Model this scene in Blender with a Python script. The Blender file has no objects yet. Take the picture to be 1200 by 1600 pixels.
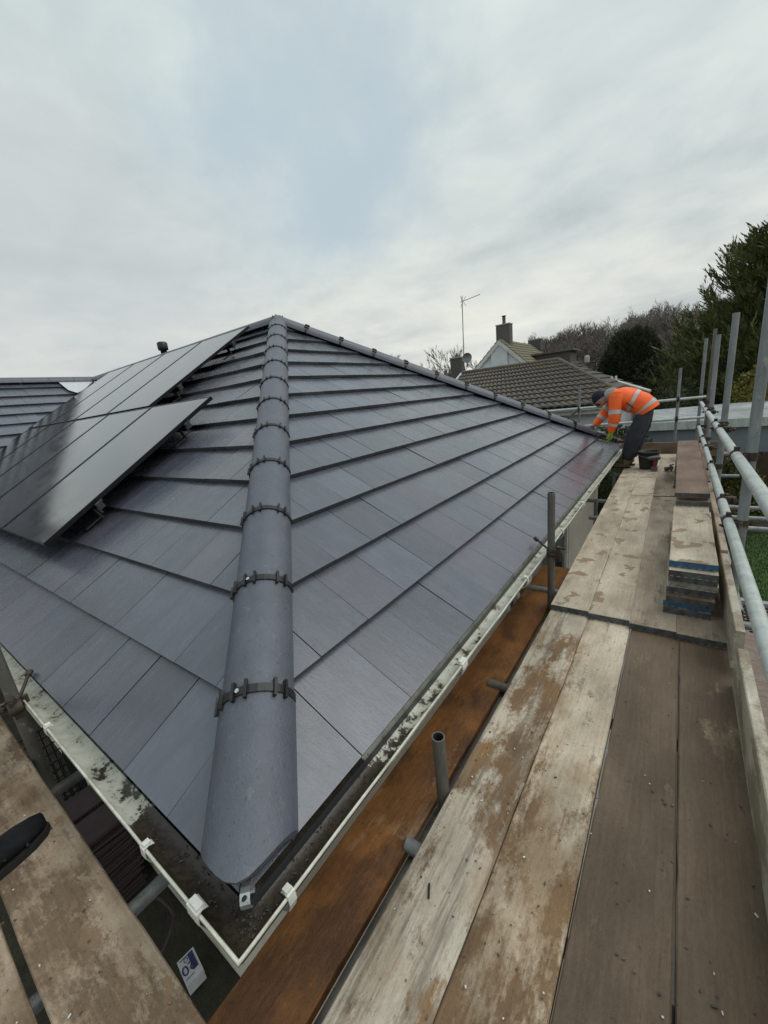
import bpy, bmesh, math, random
from mathutils import Vector, Matrix, noise as mnoise
R = math.radians
sc = bpy.context.scene
COL = sc.collection

# ------------------------------------------------------------ camera
cam = bpy.data.cameras.new('camera'); camo = bpy.data.objects.new('camera', cam); COL.objects.link(camo)
RM = ((0.809, -0.069, 0.584), (0.578, 0.274, -0.769), (-0.107, 0.959, 0.261))
ax = [Vector((RM[0][i], RM[1][i], RM[2][i])) for i in range(3)]
ax[0].normalize(); ax[1] = (ax[1] - ax[0] * ax[1].dot(ax[0])).normalized(); ax[2] = ax[0].cross(ax[1])
m4 = Matrix.Identity(4)
for i in range(3):
    for j in range(3): m4[j][i] = ax[i][j]
m4.translation = Vector((0.767, -0.287, 1.102))
camo.matrix_world = m4
cam.sensor_fit = 'VERTICAL'; cam.sensor_height = 36; cam.lens = 622.96 / 1600 * 36
cam.clip_start = 0.02; cam.clip_end = 2000
sc.camera = camo
sc.view_settings.view_transform = 'Standard'; sc.view_settings.look = 'None'
sc.view_settings.exposure = 0.26; sc.view_settings.gamma = 1

# ------------------------------------------------------------ sky and light
SUN_EL, SUN_AZ = 58, 60
w = bpy.data.worlds.new('World'); sc.world = w; w.use_nodes = True
nt = w.node_tree; nt.nodes.clear()
def N(nt, t, **k):
    n = nt.nodes.new(t)
    for a, v in k.items():
        if a == 'inp':
            for i, x in v.items(): n.inputs[i].default_value = x
        else: setattr(n, a, v)
    return n
def Lk(nt, a, b): nt.links.new(a, b)
def ramp(nt, fac, stops, interp='LINEAR'):
    n = nt.nodes.new('ShaderNodeValToRGB'); n.color_ramp.interpolation = interp
    e = n.color_ramp.elements
    while len(e) < len(stops): e.new(0.5)
    for i, (p, c) in enumerate(stops):
        e[i].position = p
        e[i].color = (c, c, c, 1) if isinstance(c, (int, float)) else (*c, 1)
    nt.links.new(fac, n.inputs[0]); return n.outputs[0]
def mixc(nt, f, a, b, bt='MIX'):
    n = nt.nodes.new('ShaderNodeMix'); n.data_type = 'RGBA'; n.blend_type = bt
    for s, v in ((0, f), (6, a), (7, b)):
        if isinstance(v, (int, float)): n.inputs[s].default_value = v if s == 0 else (v, v, v, 1)
        elif isinstance(v, tuple): n.inputs[s].default_value = (*v, 1)
        else: nt.links.new(v, n.inputs[s])
    return n.outputs[2]
def mth(nt, op, a, b=0.0, c=None):
    n = nt.nodes.new('ShaderNodeMath'); n.operation = op
    for s, v in ((0, a), (1, b), (2, c)):
        if v is None: continue
        if isinstance(v, (int, float)): n.inputs[s].default_value = v
        else: nt.links.new(v, n.inputs[s])
    return n.outputs[0]
def noi(nt, vec, scale, detail=4, rough=.5, dist=0.0):
    n = nt.nodes.new('ShaderNodeTexNoise'); n.inputs['Scale'].default_value = scale
    n.inputs['Detail'].default_value = detail; n.inputs['Roughness'].default_value = rough
    n.inputs['Distortion'].default_value = dist
    nt.links.new(vec, n.inputs['Vector']); return n.outputs[0]
def mapv(nt, vec, scale=(1, 1, 1), loc=(0, 0, 0)):
    n = nt.nodes.new('ShaderNodeMapping'); n.inputs['Scale'].default_value = scale; n.inputs['Location'].default_value = loc
    nt.links.new(vec, n.inputs['Vector']); return n.outputs[0]
tc = N(nt, 'ShaderNodeTexCoord'); sep = N(nt, 'ShaderNodeSeparateXYZ'); Lk(nt, tc.outputs['Generated'], sep.inputs[0])
zz = mth(nt, 'MAXIMUM', sep.outputs[2], 0.0)
den = mth(nt, 'ADD', zz, 0.22)
cx = N(nt, 'ShaderNodeCombineXYZ')
Lk(nt, mth(nt, 'DIVIDE', sep.outputs[0], den), cx.inputs[0]); Lk(nt, mth(nt, 'DIVIDE', sep.outputs[1], den), cx.inputs[1])
big = noi(nt, mapv(nt, cx.outputs[0], (1, 1, 1), (3.1, 1.4, 0)), 0.75, 5, .5, .35)
med = noi(nt, mapv(nt, cx.outputs[0], (1, 1, 1), (7.7, 2.2, 0)), 2.6, 8, .58, .25)
band = noi(nt, mapv(nt, tc.outputs['Generated'], (1.6, 1.6, 9), (1, 5, 2)), 1.6, 5, .55, .4)
base = ramp(nt, zz, [(0.0, (.655, .66, .635)), (0.16, (.64, .645, .625)), (0.38, (.60, .64, .64)), (0.72, (.57, .635, .655)), (1.0, (.57, .625, .64))])
cl = mth(nt, 'ADD', mth(nt, 'MULTIPLY', big, .5), mth(nt, 'MULTIPLY', med, .5))
br = ramp(nt, cl, [(0.36, (.77, .815, .84)), (0.46, (.92, .94, .95)), (0.53, (1.02, 1.025, 1.01)), (0.64, (1.15, 1.14, 1.10))])
low = ramp(nt, band, [(0.33, (.87, .88, .89)), (0.55, (1.0, 1.0, 1.0)), (0.7, (1.06, 1.045, 1.02))])
lowf = ramp(nt, zz, [(0.05, 1.0), (0.45, 0.35), (.8, .1)])
skyc = mixc(nt, 1.0, base, br, 'MULTIPLY')
skyc = mixc(nt, lowf, skyc, mixc(nt, 1.0, skyc, low, 'MULTIPLY'))
# a darker blue-grey cloud patch
def blob(dirv, r0, r1):
    d = N(nt, 'ShaderNodeVectorMath', operation='DISTANCE')
    wob = N(nt, 'ShaderNodeVectorMath', operation='SCALE'); nn = N(nt, 'ShaderNodeTexNoise', inp={'Scale': 4.5, 'Detail': 8.0, 'Roughness': .6})
    Lk(nt, tc.outputs['Generated'], nn.inputs['Vector']); Lk(nt, nn.outputs[1], wob.inputs[0]); wob.inputs['Scale'].default_value = .55
    ad = N(nt, 'ShaderNodeVectorMath', operation='ADD'); Lk(nt, tc.outputs['Generated'], ad.inputs[0]); Lk(nt, wob.outputs[0], ad.inputs[1])
    Lk(nt, ad.outputs[0], d.inputs[0]); v = Vector(dirv).normalized() + Vector((.275, .275, .275)); d.inputs[1].default_value = v
    return ramp(nt, d.outputs['Value'], [(r0, 1.0), (r1, 0.0)], 'EASE')
skyc = mixc(nt, 1.0, skyc, (.99, 1.0, .985), 'MULTIPLY')
skyc = mixc(nt, mth(nt, 'MULTIPLY', blob((-.57, .67, .46), .05, .33), .95), skyc, (.43, .52, .575))
skyc = mixc(nt, mth(nt, 'MULTIPLY', blob((.05, .62, .62), .02, .24), .55), skyc, (.50, .57, .62))
skyc = mixc(nt, mth(nt, 'MULTIPLY', blob((-.62, .58, .60), .02, .26), .5), skyc, (.45, .54, .58))
skyc = mixc(nt, mth(nt, 'MULTIPLY', blob((-.9, .35, .30), .05, .40), .55), skyc, (.52, .55, .56))
nish = N(nt, 'ShaderNodeTexSky', sky_type='NISHITA', sun_disc=False, sun_elevation=R(SUN_EL), sun_rotation=R(SUN_AZ))
b1 = N(nt, 'ShaderNodeBackground'); Lk(nt, nish.outputs[0], b1.inputs[0]); b1.inputs[1].default_value = .05
b2 = N(nt, 'ShaderNodeBackground'); Lk(nt, skyc, b2.inputs[0]); b2.inputs[1].default_value = 1.0
mx = N(nt, 'ShaderNodeMixShader'); mx.inputs[0].default_value = .93
Lk(nt, b1.outputs[0], mx.inputs[1]); Lk(nt, b2.outputs[0], mx.inputs[2])
wo = N(nt, 'ShaderNodeOutputWorld'); Lk(nt, mx.outputs[0], wo.inputs[0])
sun = bpy.data.lights.new('sun', 'SUN'); sun.energy = 1.3; sun.angle = R(55); sun.color = (1, .97, .92)
suno = bpy.data.objects.new('sun', sun); COL.objects.link(suno)
sd = Vector((math.sin(R(SUN_AZ)) * math.cos(R(SUN_EL)), math.cos(R(SUN_AZ)) * math.cos(R(SUN_EL)), math.sin(R(SUN_EL))))
suno.rotation_euler = sd.to_track_quat('Z', 'Y').to_euler()

# ------------------------------------------------------------ materials
M = {}
def newmat(name):
    m = bpy.data.materials.new(name); m.use_nodes = True; M[name] = m
    return m, m.node_tree, m.node_tree.nodes['Principled BSDF']
def setc(nt, b, s, v):
    if isinstance(v, tuple): b.inputs[s].default_value = (*v, 1)
    elif isinstance(v, (int, float)): b.inputs[s].default_value = v
    else: nt.links.new(v, b.inputs[s])
def bump(nt, b, h, st=.3, d=.01):
    n = nt.nodes.new('ShaderNodeBump'); n.inputs['Strength'].default_value = st; n.inputs['Distance'].default_value = d
    nt.links.new(h, n.inputs['Height']); nt.links.new(n.outputs[0], b.inputs['Normal'])
def objvec(nt, rand=True):
    t = nt.nodes.new('ShaderNodeTexCoord')
    if not rand: return t.outputs['Object'], None
    oi = nt.nodes.new('ShaderNodeObjectInfo')
    sc_ = mth(nt, 'MULTIPLY', oi.outputs['Random'], 57.0)
    c = nt.nodes.new('ShaderNodeCombineXYZ'); nt.links.new(sc_, c.inputs[0]); nt.links.new(mth(nt, 'MULTIPLY', oi.outputs['Random'], 23.0), c.inputs[1])
    a = nt.nodes.new('ShaderNodeVectorMath'); a.operation = 'ADD'
    nt.links.new(t.outputs['Object'], a.inputs[0]); nt.links.new(c.outputs[0], a.inputs[1])
    return a.outputs[0], oi
def simple(name, c, rough=.6, metal=0.0, var=.25, scale=8, bstr=.15, spec=.5, c2=None, detail=5):
    m, nt, b = newmat(name)
    v, oi = objvec(nt)
    n = noi(nt, v, scale, detail, .6)
    c2 = c2 or tuple(x * (1 - var) for x in c)
    setc(nt, b, 'Base Color', mixc(nt, ramp(nt, n, [(.35, 0.0), (.65, 1.0)]), c, c2))
    b.inputs['Roughness'].default_value = rough; b.inputs['Metallic'].default_value = metal
    b.inputs['Specular IOR Level'].default_value = spec
    if bstr: bump(nt, b, noi(nt, v, scale * 6, 4, .6), bstr, .004)
    return m
# slate-like roof tile: object x = along course, y = up slope
def tile_mat(name, c, rough):
    m, nt, b = newmat(name)
    v, oi = objvec(nt)
    st = noi(nt, mapv(nt, v, (26, 3.0, 10)), 1.0, 8, .65, .6)
    bl = noi(nt, v, 5.0, 6, .6)
    fine = noi(nt, v, 160, 3, .6)
    col = mixc(nt, ramp(nt, st, [(.38, 0.0), (.72, 1.0)]), c, tuple(x * 1.32 for x in c))
    col = mixc(nt, ramp(nt, bl, [(.35, 0.0), (.7, .5)]), col, tuple(x * .74 for x in c))
    col = mixc(nt, ramp(nt, noi(nt, mapv(nt, v, (3.2, .45, 1)), 16, 7, .75), [(.60, 0.0), (.74, .42)]), col, (.24, .26, .28))
    tone = mth(nt, 'MULTIPLY_ADD', oi.outputs['Random'], .38, .76)
    hs = N(nt, 'ShaderNodeHueSaturation'); nt.links.new(tone, hs.inputs['Value']); nt.links.new(col, hs.inputs['Color'])
    pur = mth(nt, 'GREATER_THAN', mth(nt, 'FRACT', mth(nt, 'MULTIPLY', oi.outputs['Random'], 17.3)), .82)
    col = mixc(nt, mth(nt, 'MULTIPLY', pur, .35), hs.outputs[0], (.112, .098, .124))
    nt.links.new(col, b.inputs['Base Color'])
    rr = ramp(nt, noi(nt, v, 9, 5, .6), [(.3, rough - .07), (.7, rough + .13)])
    nt.links.new(rr, b.inputs['Roughness'])
    h = mth(nt, 'ADD', mth(nt, 'MULTIPLY', st, 1.0), mth(nt, 'ADD', mth(nt, 'MULTIPLY', fine, .35), mth(nt, 'MULTIPLY', noi(nt, mapv(nt, v, (2.5, .8, 1)), 30, 6, .7), .9)))
    bump(nt, b, h, .38, .004)
    b.inputs['Specular IOR Level'].default_value = .7; b.inputs['Coat Weight'].default_value = .35; b.inputs['Coat Roughness'].default_value = .22
    return m
tile_mat('tile_slate', (.074, .082, .106), .24)
tile_mat('tile_edge', (.03, .035, .036), .7)
def hip_mat():
    m, nt, b = newmat('hip_concrete')
    v, oi = objvec(nt)
    fine = noi(nt, v, 150, 4, .65); bl = noi(nt, v, 7, 6, .6)
    col = mixc(nt, ramp(nt, bl, [(.35, 0.0), (.65, 1.0)]), (.098, .108, .138), (.078, .086, .108))
    col = mixc(nt, ramp(nt, noi(nt, v, 60, 4, .7), [(.61, 0.0), (.67, .7)]), col, (.045, .05, .05))
    col = mixc(nt, ramp(nt, noi(nt, v, 26, 6, .74), [(.58, 0.0), (.70, .38)]), col, (.20, .21, .20))
    nt.links.new(col, b.inputs['Base Color']); b.inputs['Roughness'].default_value = .40
    bump(nt, b, mth(nt, 'ADD', fine, noi(nt, v, 45, 5, .7)), .6, .004)
hip_mat()
simple('black_plastic', (.012, .012, .013), .42, bstr=.05)
simple('screw_head', (.7, .7, .68), .3, metal=.8, bstr=0)
simple('eave_plastic', (.045, .05, .055), .5)
simple('underlay', (.012, .012, .014), .9)

def wood_mat(name, pale, mid, dark, pale_amt, streak=.0, orange=None, rough=.72, spots=.5, seed=0.0, puddle=None, wet=.0, damp=.45):
    """scaffold board timber; object x runs along the board"""
    m, nt, b = newmat(name)
    v, oi = objvec(nt)
    v = mapv(nt, v, (1, 1, 1), (seed, seed * .7, 0))
    wn = N(nt, 'ShaderNodeTexNoise', inp={'Scale': 9.0, 'Detail': 5.0, 'Roughness': .7}); nt.links.new(v, wn.inputs['Vector'])
    wsc = N(nt, 'ShaderNodeVectorMath', operation='SCALE'); nt.links.new(wn.outputs[1], wsc.inputs[0]); wsc.inputs['Scale'].default_value = .06
    wa = N(nt, 'ShaderNodeVectorMath', operation='ADD'); nt.links.new(v, wa.inputs[0]); nt.links.new(wsc.outputs[0], wa.inputs[1]); vw = wa.outputs[0]
    gr = noi(nt, mapv(nt, v, (5.0, 150, 80)), 1.0, 8, .68, .3)
    gr2 = noi(nt, mapv(nt, v, (1.6, 34, 14)), 1.0, 9, .68, .8)
    spk = noi(nt, mapv(nt, v, (1, 1.7, 1)), 52, 6, .75)
    fin = noi(nt, mapv(nt, v, (1, 2.2, 1)), 190, 3, .7)
    wob = noi(nt, mapv(nt, v, (.8, 2.6, 1)), 1.0, 3, .5)
    sx = N(nt, 'ShaderNodeSeparateXYZ'); nt.links.new(v, sx.inputs[0])
    ring = mth(nt, 'MULTIPLY_ADD', mth(nt, 'SINE', mth(nt, 'ADD', mth(nt, 'MULTIPLY', sx.outputs[1], 300.0), mth(nt, 'MULTIPLY', wob, 60.0))), .5, .5)
    p1 = noi(nt, mapv(nt, vw, (1.7, 3.8, 3)), 1.0, 10, .66, .3)
    p2 = noi(nt, mapv(nt, vw, (6.5, 11.0, 6)), 1.0, 9, .72, .2)
    mask = mth(nt, 'ADD', mth(nt, 'ADD', mth(nt, 'MULTIPLY', p1, .66), mth(nt, 'MULTIPLY', p2, .20)), mth(nt, 'ADD', mth(nt, 'MULTIPLY', gr2, .14), mth(nt, 'MULTIPLY', spk, .10)))
    t = .72 - pale_amt * .34
    mk = ramp(nt, mask, [(t - .028, 0.0), (t + .030, 1.0)])
    g = mth(nt, 'ADD', mth(nt, 'ADD', mth(nt, 'MULTIPLY', gr, .30), mth(nt, 'MULTIPLY', ring, .035)), mth(nt, 'ADD', mth(nt, 'MULTIPLY', spk, .36), mth(nt, 'MULTIPLY', fin, .30)))
    cpale = mixc(nt, ramp(nt, g, [(.34, 0.0), (.58, 1.0)]), tuple(x * .60 for x in pale), pale)
    cpale = mixc(nt, ramp(nt, p2, [(.42, 0.0), (.62, .55)]), cpale, tuple(x * y for x, y in zip(pale, (.78, .74, .68))))
    cmid = mixc(nt, ramp(nt, g, [(.34, 0.0), (.60, 1.0)]), dark, mid)
    cmid = mixc(nt, ramp(nt, p2, [(.44, 0.0), (.64, .7)]), cmid, tuple(x * .70 for x in mid))
    if orange: cmid = mixc(nt, ramp(nt, noi(nt, mapv(nt, vw, (2.2, 3.4, 2), (9, 3, 1)), 1.0, 8, .66, .3), [(.44, 0.0), (.58, .8)]), cmid, mixc(nt, ramp(nt, g, [(.34, 0.0), (.6, 1.0)]), tuple(x * .6 for x in orange), orange))
    col = mixc(nt, mk, cmid, cpale)
    if streak:
        s = noi(nt, mapv(nt, v, (1.3, 19, 6), (5, 1, 0)), 1.0, 9, .74, .2)
        col = mixc(nt, ramp(nt, s, [(.50, 0.0), (.60, streak)]), col, (.20, .175, .14))
    dmp = noi(nt, mapv(nt, vw, (.8, 1.7, 1), (4, 2, 8)), 2.0, 8, .64)
    dc = orange if orange else mid
    col = mixc(nt, ramp(nt, dmp, [(.47, 0.0), (.60, damp)]), col, mixc(nt, ramp(nt, g, [(.34, 0.0), (.58, 1.0)]), tuple(x * .62 for x in dc), tuple(x * 1.05 for x in dc)))
    tv = noi(nt, mapv(nt, v, (.7, 1.3, 1), (8, 8, 1)), 3.0, 5, .6)
    col = mixc(nt, 1.0, col, ramp(nt, tv, [(.34, (.68, .66, .62)), (.66, (1.20, 1.19, 1.17))]), 'MULTIPLY')
    sp = noi(nt, mapv(nt, v, (1, 1.4, 1)), 24, 6, .76)
    col = mixc(nt, ramp(nt, sp, [(.60, 0.0), (.66, spots)]), col, tuple(x * .6 for x in mid))
    sp2 = noi(nt, mapv(nt, v, (1, 1.1, 1), (3, 9, 2)), 95, 3, .75)
    col = mixc(nt, ramp(nt, sp2, [(.65, 0.0), (.70, spots)]), col, tuple(x * .5 for x in dark))
    if puddle:
        pd = noi(nt, mapv(nt, v, (6.0, 6.5, 5), (2, 6, 2)), 1.0, 4, .55, .2)
        pm = ramp(nt, pd, [(puddle, 0.0), (puddle + .014, .8)])
        col = mixc(nt, pm, col, (.23, .155, .095))
    nt.links.new(col, b.inputs['Base Color'])
    rr = ramp(nt, mk, [(0.0, rough - wet), (1.0, rough + .08)])
    nt.links.new(rr, b.inputs['Roughness']); b.inputs['Specular IOR Level'].default_value = .35
    h = mth(nt, 'ADD', mth(nt, 'MULTIPLY', g, 1.0), mth(nt, 'MULTIPLY', p2, .5))
    bump(nt, b, h, .75, .007)
    return m
PALE = (.56, .50, .40); MID = (.235, .155, .085); DARK = (.10, .068, .042)
wood_mat('wood_pale_streaked', (.57, .52, .44), (.20, .135, .085), DARK, .52, damp=.55, streak=.8, orange=(.29, .165, .07), seed=1.3)
wood_mat('wood_pale_patchy', (.62, .54, .43), (.21, .135, .08), DARK, .50, damp=.7, orange=(.265, .165, .085), seed=4.0)
wood_mat('wood_wet_brown', (.38, .30, .21), (.168, .120, .080), (.080, .057, .038), .26, damp=.6, seed=7.0, rough=.62, wet=.1, spots=.3)
wood_mat('wood_far_pale', (.60, .53, .43), (.30, .22, .15), (.13, .09, .06), .80, damp=.35, streak=.2, seed=2.2, puddle=.60, spots=.6)
wood_mat('wood_far_grey', (.46, .39, .31), (.235, .18, .135), (.11, .08, .06), .58, seed=6.1, spots=.6)
wood_mat('wood_orange', (.36, .25, .16), (.13, .056, .020), (.045, .022, .011), .26, damp=.85, orange=(.29, .125, .032), seed=3.7, rough=.55, wet=.08)
wood_mat('wood_toe', (.52, .49, .41), (.30, .26, .20), (.15, .125, .09), .60, seed=8.0, spots=.55)
wood_mat('wood_left', (.46, .375, .285), (.20, .145, .095), (.09, .066, .045), .50, damp=.7, orange=(.20, .13, .075), seed=9.4, spots=.7, puddle=.63)
wood_mat('wood_red_brown', (.45, .36, .27), (.225, .155, .115), (.12, .08, .06), .22, seed=11., spots=.35)
wood_mat('wood_fence', (.13, .07, .04), (.07, .038, .025), (.035, .02, .015), .3, seed=12.)

def galv(name, c, c2, rough=.5, metal=.35, scale=14):
    m, nt, b = newmat(name)
    v, oi = objvec(nt)
    n = noi(nt, mapv(nt, v, (1, 1, .25)), scale, 7, .65); n2 = noi(nt, v, 70, 4, .7)
    col = mixc(nt, ramp(nt, n, [(.36, 0.0), (.66, 1.0)]), c, c2)
    col = mixc(nt, ramp(nt, n2, [(.60, 0.0), (.68, .5)]), col, tuple(x * .5 for x in c2))
    spl = noi(nt, mapv(nt, v, (1, 1, .6)), 19, 7, .75)
    col = mixc(nt, ramp(nt, spl, [(.60, 0.0), (.66, .55)]), col, (.46, .45, .41))
    rst = noi(nt, mapv(nt, v, (1, 1, .5), (5, 3, 1)), 9, 7, .72)
    col = mixc(nt, ramp(nt, rst, [(.58, 0.0), (.68, .5)]), col, (.12, .075, .045))
    nt.links.new(col, b.inputs['Base Color']); b.inputs['Metallic'].default_value = metal; b.inputs['Roughness'].default_value = rough
    bump(nt, b, n2, .12, .002)
galv('steel_grey', (.27, .29, .295), (.17, .185, .19))
galv('steel_pale', (.50, .54, .52), (.36, .40, .385), .45, .25)
galv('steel_dull', (.15, .145, .13), (.085, .08, .07), .6, .3)
galv('steel_rust', (.075, .055, .042), (.035, .028, .024), .65, .4, 30)
galv('steel_bright', (.62, .66, .66), (.45, .5, .5), .33, .75, 30)
simple('tube_inside', (.02, .02, .02), .9)
simple('band_steel', (.11, .125, .13), .5, metal=.3, scale=25, c2=(.05, .055, .055))
simple('band_blue', (.03, .13, .26), .5, scale=25, c2=(.03, .07, .12))
simple('band_light', (.30, .30, .28), .5, metal=.2, scale=25, c2=(.14, .13, .11))

def gutter_mat():
    m, nt, b = newmat('gutter_pvc')
    t = nt.nodes.new('ShaderNodeTexCoord'); sx = N(nt, 'ShaderNodeSeparateXYZ'); nt.links.new(t.outputs['Object'], sx.inputs[0])
    v = t.outputs['Object']
    # the channel sits at z -0.09..-0.03 ; silt lies in the bottom and near the corner
    n1 = noi(nt, v, 11, 7, .72); n2 = noi(nt, v, 55, 5, .7)
    dep = mth(nt, 'MULTIPLY', mth(nt, 'SUBTRACT', -.030, sx.outputs[2]), 3.2)      # 0 lip .. .5 bottom
    d = N(nt, 'ShaderNodeVectorMath', operation='LENGTH'); nt.links.new(v, d.inputs[0])
    cor = ramp(nt, d.outputs['Value'], [(.30, .62), (.56, .07), (1.0, 0.0)])
    s = mth(nt, 'ADD', mth(nt, 'ADD', dep, cor), mth(nt, 'ADD', mth(nt, 'MULTIPLY', n1, .70), mth(nt, 'MULTIPLY', n2, .34)))
    dm = ramp(nt, s, [(.735, 0.0), (.775, 1.0)])
    wear = mixc(nt, ramp(nt, n1, [(.4, 0.0), (.62, 1.0)]), (.60, .60, .52), (.38, .38, .31))
    dirt = mixc(nt, ramp(nt, n2, [(.35, 0.0), (.62, 1.0)]), (.022, .018, .013), (.058, .046, .034))
    inside = mth(nt, 'LESS_THAN', sx.outputs[2], -.034)
    nt.links.new(mixc(nt, mth(nt, 'MULTIPLY', dm, inside), wear, dirt), b.inputs['Base Color'])
    b.inputs['Roughness'].default_value = .36
    bump(nt, b, mth(nt, 'ADD', n2, n1), .25, .004)
gutter_mat()
simple('pvc_white', (.72, .73, .69), .35, c2=(.5, .5, .44), scale=20, bstr=.05)
simple('fascia_white', (.62, .62, .58), .5, scale=4, c2=(.48, .48, .44))
simple('render_cream', (.62, .58, .49), .85, scale=3, c2=(.54, .50, .42), bstr=.3)
simple('render_white', (.62, .65, .66), .85, scale=2, c2=(.52, .55, .56), bstr=.2)
simple('dark_glass', (.02, .024, .028), .08, bstr=0, spec=.6)
simple('lead', (.42, .44, .46), .45, metal=.3, scale=14)
simple('lead_white', (.62, .65, .68), .4, metal=.1, scale=14)
simple('concrete_slab', (.36, .36, .36), .85, scale=5, c2=(.27, .27, .27))
simple('mortar', (.09, .085, .075), .95, scale=30)
def paver():
    m, nt, b = newmat('paver'); v, oi = objvec(nt)
    n = noi(nt, v, 14, 6, .7)
    c = mixc(nt, oi.outputs['Random'], (.235, .165, .135), (.26, .215, .18))
    c = mixc(nt, ramp(nt, n, [(.4, 0.0), (.7, .8)]), c, (.15, .12, .10))
    nt.links.new(c, b.inputs['Base Color']); b.inputs['Roughness'].default_value = .85; bump(nt, b, noi(nt, v, 90, 4, .6), .4, .004)
paver()
def soil():
    m, nt, b = newmat('soil'); v, _ = objvec(nt, False)
    n = noi(nt, v, 3, 8, .7); nt.links.new(mixc(nt, ramp(nt, n, [(.4, 0.0), (.65, 1.0)]), (.028, .024, .019), (.06, .055, .03)), b.inputs['Base Color'])
    b.inputs['Roughness'].default_value = .95; bump(nt, b, noi(nt, v, 30, 6, .7), .8, .03)
soil()
simple('grass_blade', (.075, .125, .035), .7, scale=3, c2=(.05, .085, .026), bstr=0)
simple('lawn_base', (.06, .12, .024), .95, scale=5, c2=(.04, .085, .02))
def leafm(name, a, b_, c=None, scale=1.2):
    m, nt, b = newmat(name); t = nt.nodes.new('ShaderNodeTexCoord')
    n = noi(nt, t.outputs['Object'], scale, 5, .7); n2 = noi(nt, t.outputs['Object'], scale * 9, 3, .6)
    col = mixc(nt, ramp(nt, n, [(.38, 0.0), (.62, 1.0)]), a, b_)
    if c: col = mixc(nt, ramp(nt, n2, [(.56, 0.0), (.66, .8)]), col, c)
    nt.links.new(col, b.inputs['Base Color']); b.inputs['Roughness'].default_value = .6; b.inputs['Specular IOR Level'].default_value = .3
leafm('cypress_leaf', (.060, .082, .028), (.095, .112, .034), (.15, .15, .045), .55)
leafm('dark_leaf', (.018, .028, .014), (.032, .043, .018), None, 1.0)
leafm('hedge_leaf', (.032, .045, .018), (.055, .065, .026), (.12, .13, .07), 2)
leafm('laurel_leaf', (.06, .075, .02), (.12, .11, .03), (.20, .17, .05), 2)
leafm('yellow_leaf', (.24, .21, .055), (.16, .155, .04), (.34, .29, .09), 2)
leafm('red_leaf', (.055, .02, .014), (.04, .022, .015), None, 2)
simple('bark', (.085, .07, .055), .9, scale=6, c2=(.05, .042, .035))
simple('bark_pale', (.20, .18, .155), .9, scale=6, c2=(.12, .105, .09))
simple('twig', (.17, .145, .125), .95, scale=.5, c2=(.12, .105, .092), bstr=0)
def nbr_tile(name, a, bb, moss):
    m, nt, b = newmat(name); t = nt.nodes.new('ShaderNodeTexCoord'); v = t.outputs['Object']
    n = noi(nt, v, 1.1, 6, .65); n2 = noi(nt, v, 16, 5, .7)
    c = mixc(nt, ramp(nt, n2, [(.35, 0.0), (.65, 1.0)]), a, bb)
    c = mixc(nt, ramp(nt, n, [(.50, 0.0), (.62, moss)]), c, (.16, .15, .06))
    nt.links.new(c, b.inputs['Base Color']); b.inputs['Roughness'].default_value = .85; bump(nt, b, n2, .4, .01)
nbr_tile('tile_brown', (.115, .098, .086), (.060, .051, .046), .22)
nbr_tile('tile_mossy', (.18, .165, .11), (.10, .09, .06), .85)
def brickm():
    m, nt, b = newmat('chimney_brick'); v, oi = objvec(nt)
    n = noi(nt, v, 12, 6, .7)
    c = mixc(nt, oi.outputs['Random'], (.10, .094, .09), (.16, .15, .142))
    nt.links.new(mixc(nt, ramp(nt, n, [(.45, 0.0), (.7, .8)]), c, (.09, .085, .075)), b.inputs['Base Color']); b.inputs['Roughness'].default_value = .9
brickm()
simple('terracotta', (.20, .12, .085), .8, scale=10)
simple('metal_roof', (.46, .48, .48), .5, metal=.2, scale=1.5, c2=(.26, .28, .28), bstr=.03)
simple('shed_blue', (.20, .235, .265), .55, scale=1, c2=(.16, .19, .22), bstr=.03)
def panelm():
    m, nt, b = newmat('panel_glass'); v, oi = objvec(nt)
    sx = N(nt, 'ShaderNodeSeparateXYZ'); t = nt.nodes.new('ShaderNodeTexCoord'); nt.links.new(t.outputs['Object'], sx.inputs[0])
    def lines(o, per, wd):
        f = mth(nt, 'FRACT', mth(nt, 'DIVIDE', o, per)); return mth(nt, 'LESS_THAN', f, wd / per)
    g = mth(nt, 'MAXIMUM', lines(sx.outputs[0], .186, .003), lines(sx.outputs[1], .093, .002))
    nt.links.new(mixc(nt, g, (.006, .006, .008), (.014, .014, .016)), b.inputs['Base Color'])
    rr = ramp(nt, noi(nt, v, 4, 6, .65), [(.35, .08), (.7, .20)]); nt.links.new(rr, b.inputs['Roughness'])
    b.inputs['IOR'].default_value = 1.6; b.inputs['Specular IOR Level'].default_value = .7; b.inputs['Coat Weight'].default_value = .55; b.inputs['Coat Roughness'].default_value = .09; b.inputs['Coat IOR'].default_value = 1.5
panelm()
simple('black_metal', (.015, .015, .017), .35, metal=.5, bstr=0)
simple('alu', (.07, .075, .08), .4, metal=.5, bstr=.05)
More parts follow.
